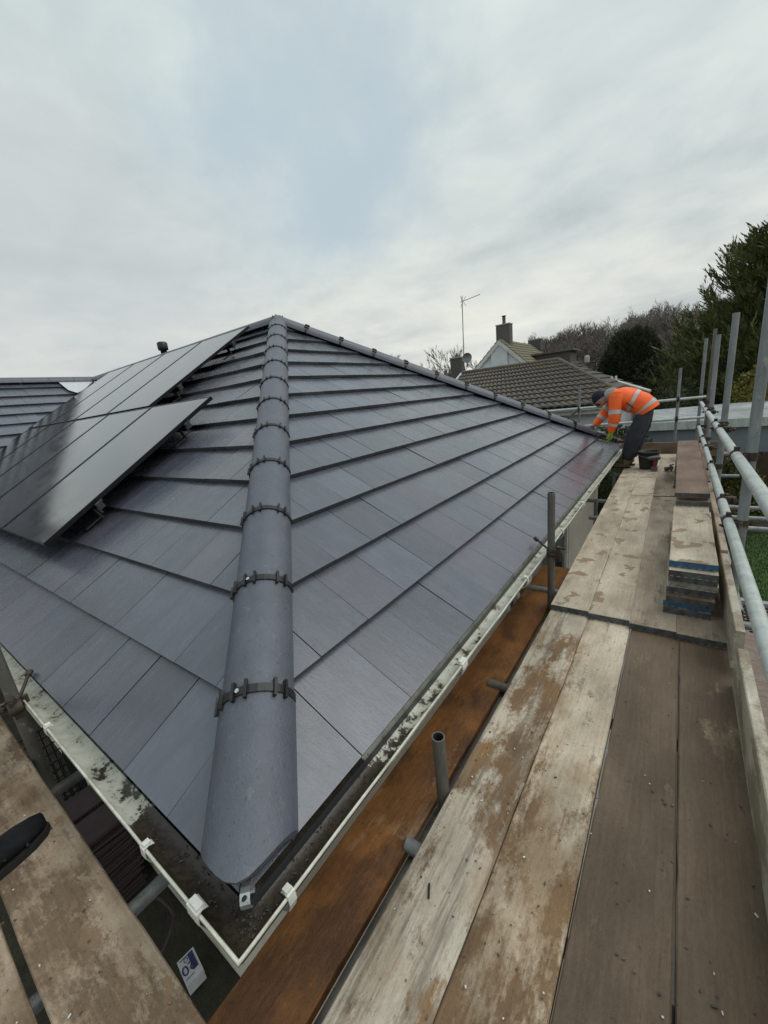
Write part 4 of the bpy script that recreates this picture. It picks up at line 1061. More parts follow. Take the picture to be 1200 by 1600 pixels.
for (P_, a, b_, g_) in ((TORSO, .13, .195, .004), (TORSO, .41, .475, .004), (ARML, .44, .52, .004), (ARML, .72, .80, .004), (ARMR, .44, .52, .004), (ARMR, .72, .80, .004)):
    mb = MB(); big = P_ is TORSO; loft(mb, P_, a, b_, n=26 if big else 18, m_=4, grow=g_, crease=.011 if big else .008, cap=False, freq=9 if big else 14); mb.build('reflective_band', 'reflective_tape', jk)
# trousers
J = [(pel, (.15, .15)), (lerp(pel, waist, .30), (.14, .145)), (hipL, .135), (lerp(hipL, kneeL, .5), .130), (kneeL, .115), (lerp(kneeL, ankL, .5), .102), (lerp(kneeL, ankL, .97), .086),
     (hipR, .135), (lerp(hipR, kneeR, .5), .130), (kneeR, .115), (lerp(kneeR, ankR, .5), .102), (lerp(kneeR, ankR, .97), .086)]
E_ = [(0, 1), (0, 2), (2, 3), (3, 4), (4, 5), (5, 6), (0, 7), (7, 8), (8, 9), (9, 10), (10, 11)]
tr = skin_body('trousers', J, E_, 0, 'trouser_navy', wk)
for v in tr.data.vertices:
    v.co += v.normal * (mnoise.noise(Vector((v.co.x * 12, v.co.y * 12, v.co.z * 22))) * .010)
mb = MB(); pk = Vector(lerp(hipL, kneeL, .72)) + Vector((.0, -.088, 0)); mb.box(pk, (.14, .03, .17), Matrix.Rotation(R(-22), 3, 'Y')); mb.box(pk + Vector((-.01, -.004, .085)), (.15, .034, .045), Matrix.Rotation(R(-22), 3, 'Y'))
mb.build('pocket', 'trouser_navy', tr)
# boots
for a in (ankL, ankR):
    mb = MB(); c = Vector(a)
    mb.path([c + Vector((.0, 0, .05)), c + Vector((0, 0, -.02)), c + Vector((-.02, 0, -.05)), c + Vector((-.09, 0, -.058)), c + Vector((-.16, 0, -.062))], [.055, .055, (.05, .048), (.032, .048), (.022, .038)], n=12)
    bt = mb.build('boot', 'boot_tan', wk)
    mb = MB(); mb.box(c + Vector((-.06, 0, -.082)), (.25, .092, .018)); mb.build('sole', 'rubber_sole', bt)
mb = MB(); mb.path([Vector(wj(.10, .72, -.197)), Vector(wj(.155, .675, -.197)), Vector(wj(.20, .63, -.185))], .008, n=6); mb.build('zip', 'black_plastic', jk)
# head details: face to the left and down
hc = Vector(wj(-.285, .795)); fdir = Vector((-.75, 0, -.66)).normalized(); hup = Vector((-.66, 0, .75)).normalized()
mb = MB()
def ell(mb, c, rx, ry, rz, ax_, mi=0, n=18, m_=12, lo=-90, hi=90):
    A = []; X_, Y_, Z_ = ax_
    for j in range(m_ + 1):
        ph = R(lo + (hi - lo) * j / m_)
        for i in range(n):
            a = 2 * math.pi * i / n; A.append(Vector(c) + X_ * math.cos(a) * math.cos(ph) * rx + Y_ * math.sin(a) * math.cos(ph) * ry + Z_ * math.sin(ph) * rz)
    mb.add(A, [(j * n + i, j * n + (i + 1) % n, (j + 1) * n + (i + 1) % n, (j + 1) * n + i) for j in range(m_) for i in range(n)], mi, True)
side_ = Vector((0, 1, 0))
ell(mb, hc, .098, .076, .118, (fdir, side_, hup))
ell(mb, hc + fdir * .055 - hup * .075, .045, .045, .045, (fdir, side_, hup))
mb.path([hc + fdir * .092 + hup * .03, hc + fdir * .112 - hup * .012, hc + fdir * .095 - hup * .022], [.008, .014, .010], n=8)
for sg in (-1, 1): ell(mb, hc + side_ * sg * .076 - hup * .01, .022, .010, .032, (fdir, side_, hup))
hd = mb.build('head', 'skin', wk)
mb = MB()
for sg in (-1, 1): ell(mb, hc + fdir * .089 + side_ * sg * .03 + hup * .022, .008, .013, .007, (fdir, side_, hup), n=10, m_=6)
mb.path([hc + fdir * .093 - hup * .05 + side_ * -.022, hc + fdir * .099 - hup * .05, hc + fdir * .093 - hup * .05 + side_ * .022], .004, n=6)
mb.build('eyes_and_mouth', 'hair_brown', hd)
mb = MB(); ell(mb, hc + hup * .028 - fdir * .012, .110, .090, .112, (fdir, side_, hup), lo=-12, hi=90); mb.path([hc + hup * .012 - fdir * .012 + (fdir * math.cos(a) * .110 + side_ * math.sin(a) * .088) for a in [2 * math.pi * i / 20 for i in range(21)]], .013, n=6, cap=False)
mb.build('beanie', 'beanie_navy', wk)
mb = MB(); ell(mb, hc - hup * .045 + fdir * .045, .06, .062, .055, (fdir, side_, hup)); mb.build('beard', 'hair_brown', hd)
nb_ = Vector(neckb)
mb = MB(); mb.path([nb_ + Vector((.06, 0, .03)), nb_ + Vector((0, 0, .012)), nb_ + Vector((-.05, 0, .0)), nb_ + Vector((-.085, 0, -.01))], [(.105, .115), (.112, .125), (.102, .11), (.082, .09)], n=16)
hdv = mb.build('hood', 'hood_grey', wk)
for v in hdv.data.vertices: v.co += Vector((0, 0, 1)) * mnoise.noise(v.co * 20) * .02
# hands
def hand(wr, dirv, palm_n, mat, name, curl=.5, s=1.0):
    """dirv: forearm direction; five finger chains rooted in the palm"""
    wr = Vector(wr); d = Vector(dirv).normalized(); n_ = Vector(palm_n); n_ = (n_ - d * n_.dot(d)).normalized(); sd2 = d.cross(n_)
    mb = MB(); mb.path([wr, wr + d * .03 * s, wr + d * .07 * s, wr + d * .095 * s], [(.024 * s, .030 * s), (.020 * s, .038 * s), (.018 * s, .042 * s), (.013 * s, .036 * s)], n=12)
    for k, (o_, l) in enumerate(((-.030, .068), (-.010, .078), (.010, .074), (.029, .058))):
        p_ = wr + d * .085 * s + sd2 * o_ * s; pts = [p_]; dd_ = d.copy()
        for j in range(3):
            dd_ = (dd_ + n_ * curl * (.35 + .25 * j)).normalized(); p_ = p_ + dd_ * l * s / 3 * (1.15 - .15 * j); pts.append(p_)
        mb.path(pts, [.0095 * s, .009 * s, .008 * s, .0065 * s], n=8)
    p_ = wr + d * .03 * s - sd2 * .032 * s; pts = [p_, p_ + (d * .7 - sd2 * .6 + n_ * .3) * .035 * s, p_ + (d * 1.5 - sd2 * .8 + n_ * .7) * .036 * s]
    mb.path(pts, [.013 * s, .011 * s, .008 * s], n=8)
    return mb.build(name, mat, wk)
hand(Vector(lerp(elL, wrL, .95)), Vector((-.15, 0, -1)), (-1, 0, 0), 'glove_green', 'glove', .6, 1.22)
hand(Vector(lerp(elR, wrR, .95)), Vector((-.75, -.25, -.35)), (0, -.1, -1), 'skin', 'hand', .5, 1.1)
# trowel in the bare hand
tp = Vector((-.46, 7.16, .28)); mb = MB(); mb.tube(tp, tp + Vector((.10, -.0, .0)), .011, n=8, mi=0); mb.box(tp + Vector((.19, 0, -.01)), (.15, .06, .003), Matrix.Rotation(.1, 3, 'Y'), 1)
tag(mb.build('trowel', ['wood_red_brown', 'steel_bright'], None, tp), 'small pointing trowel held low over the roof by the worker', 'trowel')

# shoe at the left edge
sroot = empty('boot', (-1.06, -.36, zb), 'dark boot cut by the left edge, standing on the tan board', 'boot'); sroot.rotation_euler = (0, 0, R(16)); sroot.scale = (1.18, 1.1, 1.15)
mb = MB(); secs = [(-.14, .036, .085, .038), (-.11, .040, .10, .045), (-.06, .040, .098, .05), (0.0, .043, .075, .045), (.05, .049, .058, .038), (.10, .050, .050, .032), (.14, .040, .042, .026), (.163, .020, .034, .016)]
A = []; n = 16
for (y, hw_, top, cz) in secs:
    for i in range(n):
        a = 2 * math.pi * i / n; A.append((math.cos(a) * hw_, y, .018 + (top - .0) * (.5 + .5 * math.sin(a)) if math.sin(a) > -.6 else .018))
F = [(k * n + i, k * n + (i + 1) % n, (k + 1) * n + (i + 1) % n, (k + 1) * n + i) for k in range(len(secs) - 1) for i in range(n)] + [tuple(range(n))[::-1], tuple(range((len(secs) - 1) * n, len(secs) * n))]
mb.add(A, F, 0, True)
mb.path([(0, -.09, .08), (0, -.095, .13), (0, -.10, .19)], [(.048, .042), (.045, .048), (.047, .052)], n=14)
mb.v = [tuple(Vector(v) * (1 + .05 * mnoise.noise(Vector(v) * 26)) + Vector((0, 0, .003 * mnoise.noise(Vector(v) * 70)))) for v in mb.v]
up_ = mb.build('upper', 'boot_black', sroot)
mb = MB(); mb.path([(-.050, .085, .03), (-.036, .090, .052), (-.018, .093, .060), (.0, .094, .062), (.018, .093, .060), (.036, .090, .052), (.050, .085, .03)], .0042, n=6); mb.build('toe_cap_seam', 'rubber_sole', sroot)
mb = MB(); mb.path([(-.046, .03, .045), (-.03, .0, .075), (-.02, -.05, .10)], .004, n=6); mb.path([(.046, .03, .045), (.03, .0, .075), (.02, -.05, .10)], .004, n=6); mb.build('side_seam', 'rubber_sole', sroot)
mb = MB(); A = []
for (y, hw_, top, cz) in secs: A += [(-hw_ - .004, y, .0), (hw_ + .004, y, .0), (hw_ + .004, y, .022), (-hw_ - .004, y, .022)]
mb.add(A, [(k * 4 + i, k * 4 + (i + 1) % 4, (k + 1) * 4 + (i + 1) % 4, (k + 1) * 4 + i) for k in range(len(secs) - 1) for i in range(4)] + [(3, 2, 1, 0), (28, 29, 30, 31)]); mb.build('sole', 'rubber_sole', sroot)
mb = MB()
for k, y in enumerate((.02, .0, -.02, -.04)): mb.path([(-.03, y, .078 + k * .008), (0, y + .006, .100 + k * .008), (.03, y, .078 + k * .008)], .0035, n=6)
mb.build('laces', 'boot_black', sroot)

# ------------------------------------------------------------ down between the left boards and the house
mb = MB(); c0 = Vector((-2.95, .10, ZG)); rs = random.Random(8)
st = empty('tile_stack', c0, 'stack of old purple-brown tiles on the ground below the left gutter', 'tile stack')
for i in range(22):
    for j in range(2):
        mb = MB(); cc = c0 + Vector((j * .31 + rs.uniform(-.02, .02), rs.uniform(-.02, .02), .02 + i * .032)); mb.box(cc, (.27, .38, .022), Matrix.Rotation(rs.uniform(-.08, .08), 3, 'Z')); part(mb, 'tile', 'clay_purple', st)
c0 = Vector((-3.6, .05, ZG)); cr = empty('crate', c0, 'dark green plastic mesh crate below the left gutter', 'crate')
mb = MB(); cw, cd, ch = .6, .4, .95
for z_ in [i * .095 for i in range(1, 11)]:
    for (a, b_) in (((-cw / 2, -cd / 2), (cw / 2, -cd / 2)), ((cw / 2, -cd / 2), (cw / 2, cd / 2)), ((cw / 2, cd / 2), (-cw / 2, cd / 2)), ((-cw / 2, cd / 2), (-cw / 2, -cd / 2))):
        mb.tube(c0 + Vector((*a, z_)), c0 + Vector((*b_, z_)), .012 if z_ > .9 else .007, n=5)
part(mb, 'rails', 'crate_green', cr)
mb = MB()
for i in range(13):
    for sg in (-1, 1): mb.tube(c0 + Vector((-cw / 2 + cw * i / 12, sg * cd / 2, 0)), c0 + Vector((-cw / 2 + cw * i / 12, sg * cd / 2, ch)), .006, n=5)
for i in range(9):
    for sg in (-1, 1): mb.tube(c0 + Vector((sg * cw / 2, -cd / 2 + cd * i / 8, 0)), c0 + Vector((sg * cw / 2, -cd / 2 + cd * i / 8, ch)), .006, n=5)
part(mb, 'bars', 'crate_green', cr)
mb = MB(); c0 = Vector((-2.05, .12, ZG + .12)); pts = [c0 + Vector((math.cos(a) * .22, math.sin(a) * .15, .02 + .04 * math.sin(a * 3))) for a in [6.283 * i / 30 * 2.0 for i in range(31)]]
mb.path(pts, .012, n=6); tag(mb.build('hose', 'clay_purple', None, c0), 'dark coiled hose on the ground under the left gutter', 'hose')
# sign lying on the ground
def onz(px, py, h):
    d = ax[0] * (px - 600) + ax[1] * (800 - py) - ax[2] * 622.96; t = (h - CAMP.z) / d.z; return CAMP + d * t
zs = ZG + .10
pts4 = [onz(*a, zs) for a in ((275, 1506), (300.4, 1480.5), (318.8, 1513), (294, 1540))]
u_ = (pts4[1] - pts4[0]); v_ = (pts4[3] - pts4[0]); ctr = sum(pts4, Vector()) / 4
u_.normalize(); v_ = (v_ - u_ * v_.dot(u_)).normalized(); lu = (pts4[1] - pts4[0]).length; lv = (pts4[3] - pts4[0]).length
sg = empty('sign', ctr - Vector((0, 0, .09)), 'small white plate with a navy border and the number 20, lying in the dark gap', 'sign')
def onp(a, b_, h): return ctr + u_ * a + v_ * b_ + Vector((0, 0, h))
def plate(a0_, a1_, b0_, b1_, h, t, mat, nm):
    mb = MB(); vs = [onp(a, b_, hh) for hh in (h - t, h) for (a, b_) in ((a0_, b0_), (a1_, b0_), (a1_, b1_), (a0_, b1_))]
    mb.add(vs, [(3, 2, 1, 0), (4, 5, 6, 7), (0, 1, 5, 4), (1, 2, 6, 5), (2, 3, 7, 6), (3, 0, 4, 7)]); return part(mb, nm, mat, sg)
plate(-lu / 2, lu / 2, -lv / 2, lv / 2, 0, .09, 'sign_white', 'plate')
e = .012
plate(lu / 2 - .045, lu / 2 - .012, -lv / 2 + .01, lv / 2 - .05, .0015, .001, 'sign_navy', 'border')
plate(-lu / 2 + .01, lu / 2 - .046, -lv / 2 + .012, -lv / 2 + .018, .0015, .001, 'sign_navy', 'border')
plate(-lu / 2 + .01, lu / 2 - .046, lv / 2 - .035, lv / 2 - .031, .0015, .001, 'sign_navy', 'border')
fc = bpy.data.curves.new('t', 'FONT'); fc.body = '20'; fc.size = .085; fc.align_x = 'CENTER'; fc.align_y = 'CENTER'; fc.extrude = .0005
fo = bpy.data.objects.new('t', fc); COL.objects.link(fo); bpy.context.view_layer.update()
me = bpy.data.meshes.new_from_object(fo.evaluated_get(bpy.context.evaluated_depsgraph_get())); bpy.data.objects.remove(fo)
me.materials.clear(); me.materials.append(M['sign_navy'])
o = link('number', me, sg); xa = -u_; ya = Vector((0, 0, 1)).cross(xa)
rm = Matrix((xa, ya, Vector((0, 0, 1)))).transposed().to_4x4(); o.matrix_basis = Matrix.Translation(onp(-.01, 0.0, .003) - sg.location) @ rm
# ring symbol
mb = MB(); cc = onp(lu / 2 - .062, -lv / 2 + .036, .002)
for i in range(20):
    a, b_ = 6.2832 * i / 20, 6.2832 * (i + 1) / 20
    mb.add([cc + Vector((math.cos(t) * r_, math.sin(t) * r_, 0)) for (t, r_) in ((a, .010), (b_, .010), (b_, .014), (a, .014))], [(0, 1, 2, 3)])
part(mb, 'ring_symbol', 'sign_navy', sg)
# rubble sacks / dark bricks filling the gap further left
for k, (x, y, h, lb) in enumerate(((-4.5, .1, .9, 'far'), )):
    pass
# bin with pale lid between house and platform far end
c = Vector((-.04, 6.35, ZG)); bn = empty('dustbin', c, 'round dark bin with a pale lid below the far eaves', 'bin')
mb = MB(); mb.lathe(c, [(0, 0), (.19, 0), (.2, .02), (.23, 1.0), (.24, 1.02), (.24, 1.05), (0, 1.05)], 24); part(mb, 'bin_body', 'bucket_black', bn)
mb = MB(); mb.lathe(c, [(.25, 1.04), (.255, 1.08), (.23, 1.12), (.1, 1.15), (0, 1.155)], 24); part(mb, 'lid', 'pale_lid', bn)
mb = MB(); mb.path([c + Vector((math.cos(a) * .06, math.sin(a) * .0, 1.15 + math.sin(a) * .04)) for a in [math.pi * i / 8 for i in range(9)]], .01, n=6); part(mb, 'handle', 'bucket_black', bn)
c = Vector((-.02, 7.9, -1.2)); mb = MB(); mb.bbox(c + Vector((-.26, -.2, -1.25)), c + Vector((.2, .2, .30)));

# ------------------------------------------------------------ vegetation builders
def leafcluster(mb, p, d, l, wdt, rg, k=5, mi=0, spread=.5):
    for j in range(k):
        dd_ = (d + Vector((rg.gauss(0, 1), rg.gauss(0, 1), rg.gauss(0, 1))) * spread).normalized(); s_ = dd_.orthogonal().normalized(); s_ = (Matrix.Rotation(rg.uniform(0, 6.28), 3, dd_) @ s_) * wdt
        ll = l * rg.uniform(.6, 1.2)
        a = p; mb.add([a, a + dd_ * ll * .45 + s_, a + dd_ * ll, a + dd_ * ll * .45 - s_], [(0, 1, 2, 3)], mi)
def bush(name, c, rx, ry, rz, mat, label, n=5000, l=.09, w_=.03, seed=1, cat='shrub', group=None, lump=.18, stem=True, spread=.6, core=.86, updir=.0):
    rg = random.Random(seed); c = Vector(c)
    root = empty(name, (c.x, c.y, ZG), label, cat, group)
    mb = MB(); n1, n2 = 22, 14; A = []
    def rad(d): return 1 + lump * (mnoise.noise(d * 1.7 + Vector((seed, 0, 0))) + .5 * mnoise.noise(d * 4 + Vector((0, seed, 0))))
    for j in range(n2 + 1):
        ph = math.pi * j / n2
        for i in range(n1):
            a = 2 * math.pi * i / n1; d = Vector((math.cos(a) * math.sin(ph), math.sin(a) * math.sin(ph), math.cos(ph))); r_ = rad(d) * core; A.append(c + Vector((d.x * rx, d.y * ry, d.z * rz)) * r_)
    mb.add(A, [(j * n1 + i, j * n1 + (i + 1) % n1, (j + 1) * n1 + (i + 1) % n1, (j + 1) * n1 + i) for j in range(n2) for i in range(n1)], 0, False)
    for i in range(n):
        d = Vector((rg.gauss(0, 1), rg.gauss(0, 1), rg.gauss(0, 1))).normalized()
        if d.y > .55 and rg.random() < .7: continue
        r_ = rad(d) * rg.uniform(core * .95, 1.04); p = c + Vector((d.x * rx, d.y * ry, d.z * rz)) * r_
        if p.z < ZG: continue
        leafcluster(mb, p, (d + Vector((0, 0, updir))).normalized(), l, w_, rg, 3, 0, spread)
    part(mb, 'foliage', mat, root)
    mb = MB(); mb.tube((c.x, c.y, ZG - .1), (c.x, c.y, c.z), .06, .04, n=7); part(mb, 'trunk' if cat == 'tree' else 'stem', 'bark', root)
    return root
def cypress(c, H, RAD, label, seed=3, nb=300, name='conifer_tree', mat='cypress_leaf', leaf=.30, z0=.15, group=None):
    rg = random.Random(seed); c = Vector(c); root = empty(name, c, label, 'tree', group)
    mb = MB(); tr_ = MB()
    tr_.path([c, c + Vector((.1, .1, H * .5)), c + Vector((0, 0, H * .95))], [.28, .16, .03], n=9)
    for b_ in range(nb):
        t = (b_ + rg.random()) / nb; h = H * (z0 + (1 - z0) * t ** .9 * .97)
        rr_ = RAD * (1 - (h / H) ** 2.1) ** .70 * rg.uniform(.66, 1.10) * (.75 + .5 * min(1, h / (H * .25)))
        a = rg.uniform(0, 6.2832); out = Vector((math.cos(a), math.sin(a), 0)); st_ = c + Vector((0, 0, max(.3, h - rr_ * .72))); pts = []; m_ = 7
        el = rg.uniform(.15, .5) + .5 * t
        for k in range(m_ + 1):
            f = k / m_; pts.append(st_ + out * rr_ * f + Vector((0, 0, rr_ * (el * f + .25 * f * f))) + Vector((rg.gauss(0, .05), rg.gauss(0, .05), rg.gauss(0, .04))) * rr_ * .3)
        if b_ % 3 == 0: tr_.path(pts, [.05 * (1 - k / m_) + .008 for k in range(m_ + 1)], n=4, cap=False)
        for k in range(1, m_ + 1):
            d = (pts[k] - pts[k - 1]).normalized()
            nsp = 6 if k < 3 else 12
            for j in range(nsp):
                p = pts[k - 1].lerp(pts[k], rg.random()) + Vector((rg.gauss(0, 1), rg.gauss(0, 1), rg.gauss(0, .6))) * rr_ * (.085 if k < 5 else .03)
                dd_ = (d + Vector((rg.gauss(0, .35), rg.gauss(0, .35), rg.uniform(-.05, .55)))).normalized()
                s_ = leaf * rg.uniform(.6, 1.25) * (1.25 if k == m_ else 1)
                # pointed spray: central frond with side fronds
                sd_ = dd_.cross(Vector((0, 0, 1))); sd_ = sd_.normalized() if sd_.length > .01 else Vector((1, 0, 0))
                for q_ in range(8):
                    ff = q_ / 8; base_ = p + dd_ * s_ * ff * .7; sgn = 1 if q_ % 2 else -1
                    de = (dd_ * .8 + sd_ * sgn * .5 * (1 - ff) + Vector((0, 0, rg.uniform(-.15, .25)))).normalized() if q_ < 7 else dd_
                    ll = s_ * (.46 - .34 * ff) if q_ < 7 else s_ * .36
                    wv = Vector((rg.gauss(0, 1), rg.gauss(0, 1), rg.gauss(0, 1))).cross(de).normalized() * s_ * .040
                    mb.add([base_ - wv * .6, base_ + de * ll * .4 + wv, base_ + de * ll, base_ + de * ll * .4 - wv], [(0, 1, 2, 3)])
    part(mb, 'crown', mat, root); part(tr_, 'trunk', 'bark', root); return root
def bare_tree_mb(mb, c, H, rg, depth=6, spread=.5, r0=None, thin=1.0, mi=0):
    r0 = r0 or H * .018
    def grow(p, d, l, r_, dep):
        mid = p + d * l * .5 + Vector((rg.gauss(0, 1), rg.gauss(0, 1), rg.gauss(0, .6))) * l * .06; e_ = p + d * l
        if dep >= 2: mb.path([p, mid, e_], [r_, r_ * .85, r_ * .7], n=3 if dep < 5 else 5, mi=mi, cap=False)
        else:
            s_ = d.orthogonal().normalized() * r_ * 1.6; mb.add([p - s_, p + s_, mid + s_ * .8, e_, mid - s_ * .8], [(0, 1, 2, 3, 4)], mi)
        if dep == 0: return
        nb = rg.choice((2, 3, 3)) if dep > 1 else 3
        for i in range(nb):
            a = rg.uniform(0, 6.2832); o_ = d.orthogonal().normalized(); o_ = Matrix.Rotation(a, 3, d) @ o_
            dd_ = (d + o_ * rg.uniform(.35, .95) * spread * 1.6 + Vector((0, 0, .16))).normalized()
            grow(p.lerp(e_, rg.uniform(.65, 1.0)), dd_, l * rg.uniform(.62, .85), r_ * .62, dep - 1)
    grow(Vector(c), Vector((rg.gauss(0, .04), rg.gauss(0, .04), 1)).normalized(), H * .27, r0, depth)
def bare_tree(c, H, seed, label, depth=6, mat='bark', group='bare trees behind the houses'):
    root = empty('bare_tree', c, label, 'tree', group); rg = random.Random(seed); mb = MB(); bare_tree_mb(mb, c, H, rg, depth); part(mb, 'crown', 'twig', root)
    mb = MB(); mb.tube(c, Vector(c) + Vector((0, 0, H * .25)), H * .02, H * .017, n=8); part(mb, 'trunk', mat, root); return root

# right: large cypress, bushes
cypress((3.9, 20.5, ZG), 8.0, 3.6, 'large dark green cypress tree towering over the right edge', seed=3, nb=640, leaf=.42, z0=.12)
cypress((2.0, 23.5, ZG), 6.0, 1.9, 'lower cypress crown left of the large cypress, behind the scaffold uprights', seed=13, nb=260, leaf=.36, z0=.1)
bush('evergreen_tree', (-1.78, 29.0, 1.2), 1.62, 1.6, 2.45, 'dark_leaf', 'dense dark round evergreen tree behind the worker', n=9000, l=.26, w_=.022, seed=5, cat='tree', lump=.14, spread=.35, updir=.9)
bush('evergreen_tree', (.3, 27.5, .0), 2.2, 1.4, 2.0, 'dark_leaf', 'low dark evergreen mass between the round evergreen and the cypress', n=5000, l=.22, w_=.03, seed=15, cat='tree', lump=.2)
bush('hedge_bush', (.63, 16.8, -.75), .88, .9, 1.62, 'hedge_leaf', 'clipped round hedge behind the far uprights', n=6500, l=.055, w_=.022, seed=6, cat='hedge', lump=.05)
bush('hedge_bush', (-.75, 11.9, -1.35), 1.3, .5, 1.25, 'hedge_leaf', 'dark clipped hedge below the far rail behind the worker\'s legs', n=6500, l=.05, w_=.02, seed=16, cat='hedge', lump=.08)
bush('hedge_bush', (-3.2, 12.1, -1.25), 1.7, .5, 1.2, 'hedge_leaf', 'dark hedge along the neighbouring bungalow left of the worker', n=5000, l=.05, w_=.02, seed=17, cat='hedge', lump=.08)
bush('yellow_shrub', (2.85, 15.9, -.55), .95, .8, 1.60, 'yellow_leaf', 'yellow-green leafy shrub at the right edge behind the shed roof', n=4200, l=.11, w_=.035, seed=7, lump=.16)
bush('laurel_shrub', (1.75, 11.0, -1.7), .62, .5, .80, 'laurel_leaf', 'mottled yellow-green laurel shrub seen between the rails beside the lawn', n=4200, l=.075, w_=.024, seed=8, lump=.15)
bush('laurel_shrub', (1.45, 9.9, -2.05), .45, .4, .45, 'laurel_leaf', 'low laurel shrub beside the lawn below the laurel behind the rails', n=2200, l=.07, w_=.022, seed=18, lump=.2)
bush('red_shrub', (-.55, 19.8, -.4), .75, .6, 1.0, 'red_leaf', 'dark reddish shrub peeking out behind the worker\'s back', n=1600, l=.1, w_=.03, seed=9)
# bare trees left and woodland on the hill
for i, (x, y, H, lb) in enumerate(((-27.5, 44, 10.9, 'bare round-crowned tree just right of the hip ridge'), (-24.2, 47, 10.0, 'small bare tree left of the television aerial'),
                                (-19.6, 40, 9.6, 'bare tree directly behind the television aerial'), (-17.2, 41, 10.0, 'bare tree between aerial and white gable'))):
    bare_tree((x, y, ZG), H, 30 + i, lb, depth=6)
# hill
mb = MB(); vs = []; F = []; nx, ny = 40, 10
for j in range(ny + 1):
    for i in range(nx + 1):
        x = -75 + 110 * i / nx; y = 44 + 60 * j / ny
        hgt = 7.2 * min(1, max(0, (j / ny) * 1.8)) * (1 / (1 + math.exp(-(x + 22) / 6))) * (.9 + .1 * math.sin(x * .2))
        vs.append((x, y, ZG + hgt - .05))
for j in range(ny):
    for i in range(nx): a = j * (nx + 1) + i; F.append((a, a + 1, a + nx + 2, a + nx + 1))
mb.add(vs, F, 0, True); tag(mb.build('hill', 'soil'), kind='structure')
wrg = random.Random(77); mb = MB()
for i in range(150):
    y = wrg.uniform(46, 74); x = wrg.uniform(-17.0, 5.5) * y / 60
    hb = 7.0 * min(1, (y - 44) / 60 * 1.8) * (1 / (1 + math.exp(-(x + 22) / 6)))
    bare_tree_mb(mb, (x, y, ZG + hb - .1), wrg.uniform(7.4, 9.8), wrg, depth=5 if i % 3 else 6, r0=.17, mi=0)
# low undergrowth and ivy mass among them
for i in range(5000):
    y = wrg.uniform(45, 52); x = wrg.uniform(-16, 4) * y / 50; z_ = ZG + wrg.uniform(0, 4.6) * (.7 + .3 * math.sin(x))
    leafcluster(mb, Vector((x, y, z_)), Vector((0, 0, 1)), .5, .09, wrg, 2, 1, .8)
tag(mb.build('woodland', ['twig', 'dark_leaf']), 'bare winter woodland on the rising ground behind the houses', 'woodland', kind='stuff')
for i in range(5):
    pass
# ivy-covered trees at left, outside the frame, mirrored in the panels
cypress((-21.5, -3.0, ZG), 10.5, 3.6, 'tall evergreen standing left of the wing, seen as a dark reflection in the panels', seed=23, nb=150, leaf=.5, z0=.08)
cypress((-19.5, -8.5, ZG), 10.0, 3.8, 'second tall evergreen left of the wing outside the frame', seed=24, nb=150, leaf=.5, z0=.08)

# ------------------------------------------------------------ neighbouring buildings
def tilted(mb, c0, u, up, L_, S_, nc, ncol, amp=.022, th=.03, rolls=4, mi=0):
    """roof covering of bold-rolled tiles: nc courses, ncol tiles per course"""
    u = Vector(u).normalized(); up = Vector(up).normalized(); n_ = u.cross(up); n_ = n_ if n_.z > 0 else -n_
    for k in range(nc):
        s0, s1 = S_ * k / nc, S_ * (k + 1) / nc + .02; m_ = ncol * rolls; A = []
        for i in range(m_ + 1):
            w_ = amp * abs(math.sin(math.pi * (i / rolls + (.0 if k % 2 else .0)))) ** .7
            x = L_(s0)[0] + (L_(s0)[1] - L_(s0)[0]) * i / m_; x1 = L_(s1)[0] + (L_(s1)[1] - L_(s1)[0]) * i / m_
            A += [Vector(c0) + u * x + up * s0 + n_ * (w_ - .005), Vector(c0) + u * x + up * s0 + n_ * (w_ + th), Vector(c0) + u * x1 + up * s1 + n_ * w_]
        F = []
        for i in range(m_): a = i * 3; F += [(a, a + 3, a + 4, a + 1), (a + 1, a + 4, a + 5, a + 2)]
        mb.add(A, F, mi)
# bungalow with brown roof
nb = empty('neighbour_bungalow', (-4, 15, ZG), 'low neighbouring bungalow with a mossy brown hipped roof and white fascia', 'house')
ez, rzv = .40, 1.93; Ye, Yr = 13.0, 16.5
cA = Vector((-.25, Ye, ez)); rA = Vector((-3.05, Yr, rzv)); rB = Vector((-6.95, Yr, rzv + .02)); eB = Vector((-6.95, Ye, ez))
S_ = math.hypot(Yr - Ye, rzv - ez); upv = Vector((0, Yr - Ye, rzv - ez))
mb = MB(); tilted(mb, eB, (1, 0, 0), upv, lambda s: (0, 6.7 - (6.7 - 3.9) * s / S_), S_, 11, 32, amp=.045, th=.05)
o = part(mb, 'roof_tiles', 'tile_brown', nb); o['kind'] = 'stuff'
mb = MB(); c2 = Vector((-.25, Yr * 2 - Ye, ez)); up2 = Vector((rA.x - cA.x, 0, rzv - ez)); S2 = math.hypot(rA.x - cA.x, rzv - ez)
tilted(mb, cA, (0, 1, 0), up2, lambda s: (3.5 * s / S2, 7.0 - 3.5 * s / S2), S2, 9, 30, amp=.04, th=.05)
o = part(mb, 'roof_tiles', 'tile_brown', nb); o['kind'] = 'stuff'
mb = MB(); mb.add([eB + Vector((0, 7, 0)), rB, rA, c2], [(0, 1, 2, 3)]); mb.add([eB, eB + Vector((0, 7, 0)), rB], [(0, 1, 2)]); part(mb, 'rear_roof', 'tile_brown', nb)
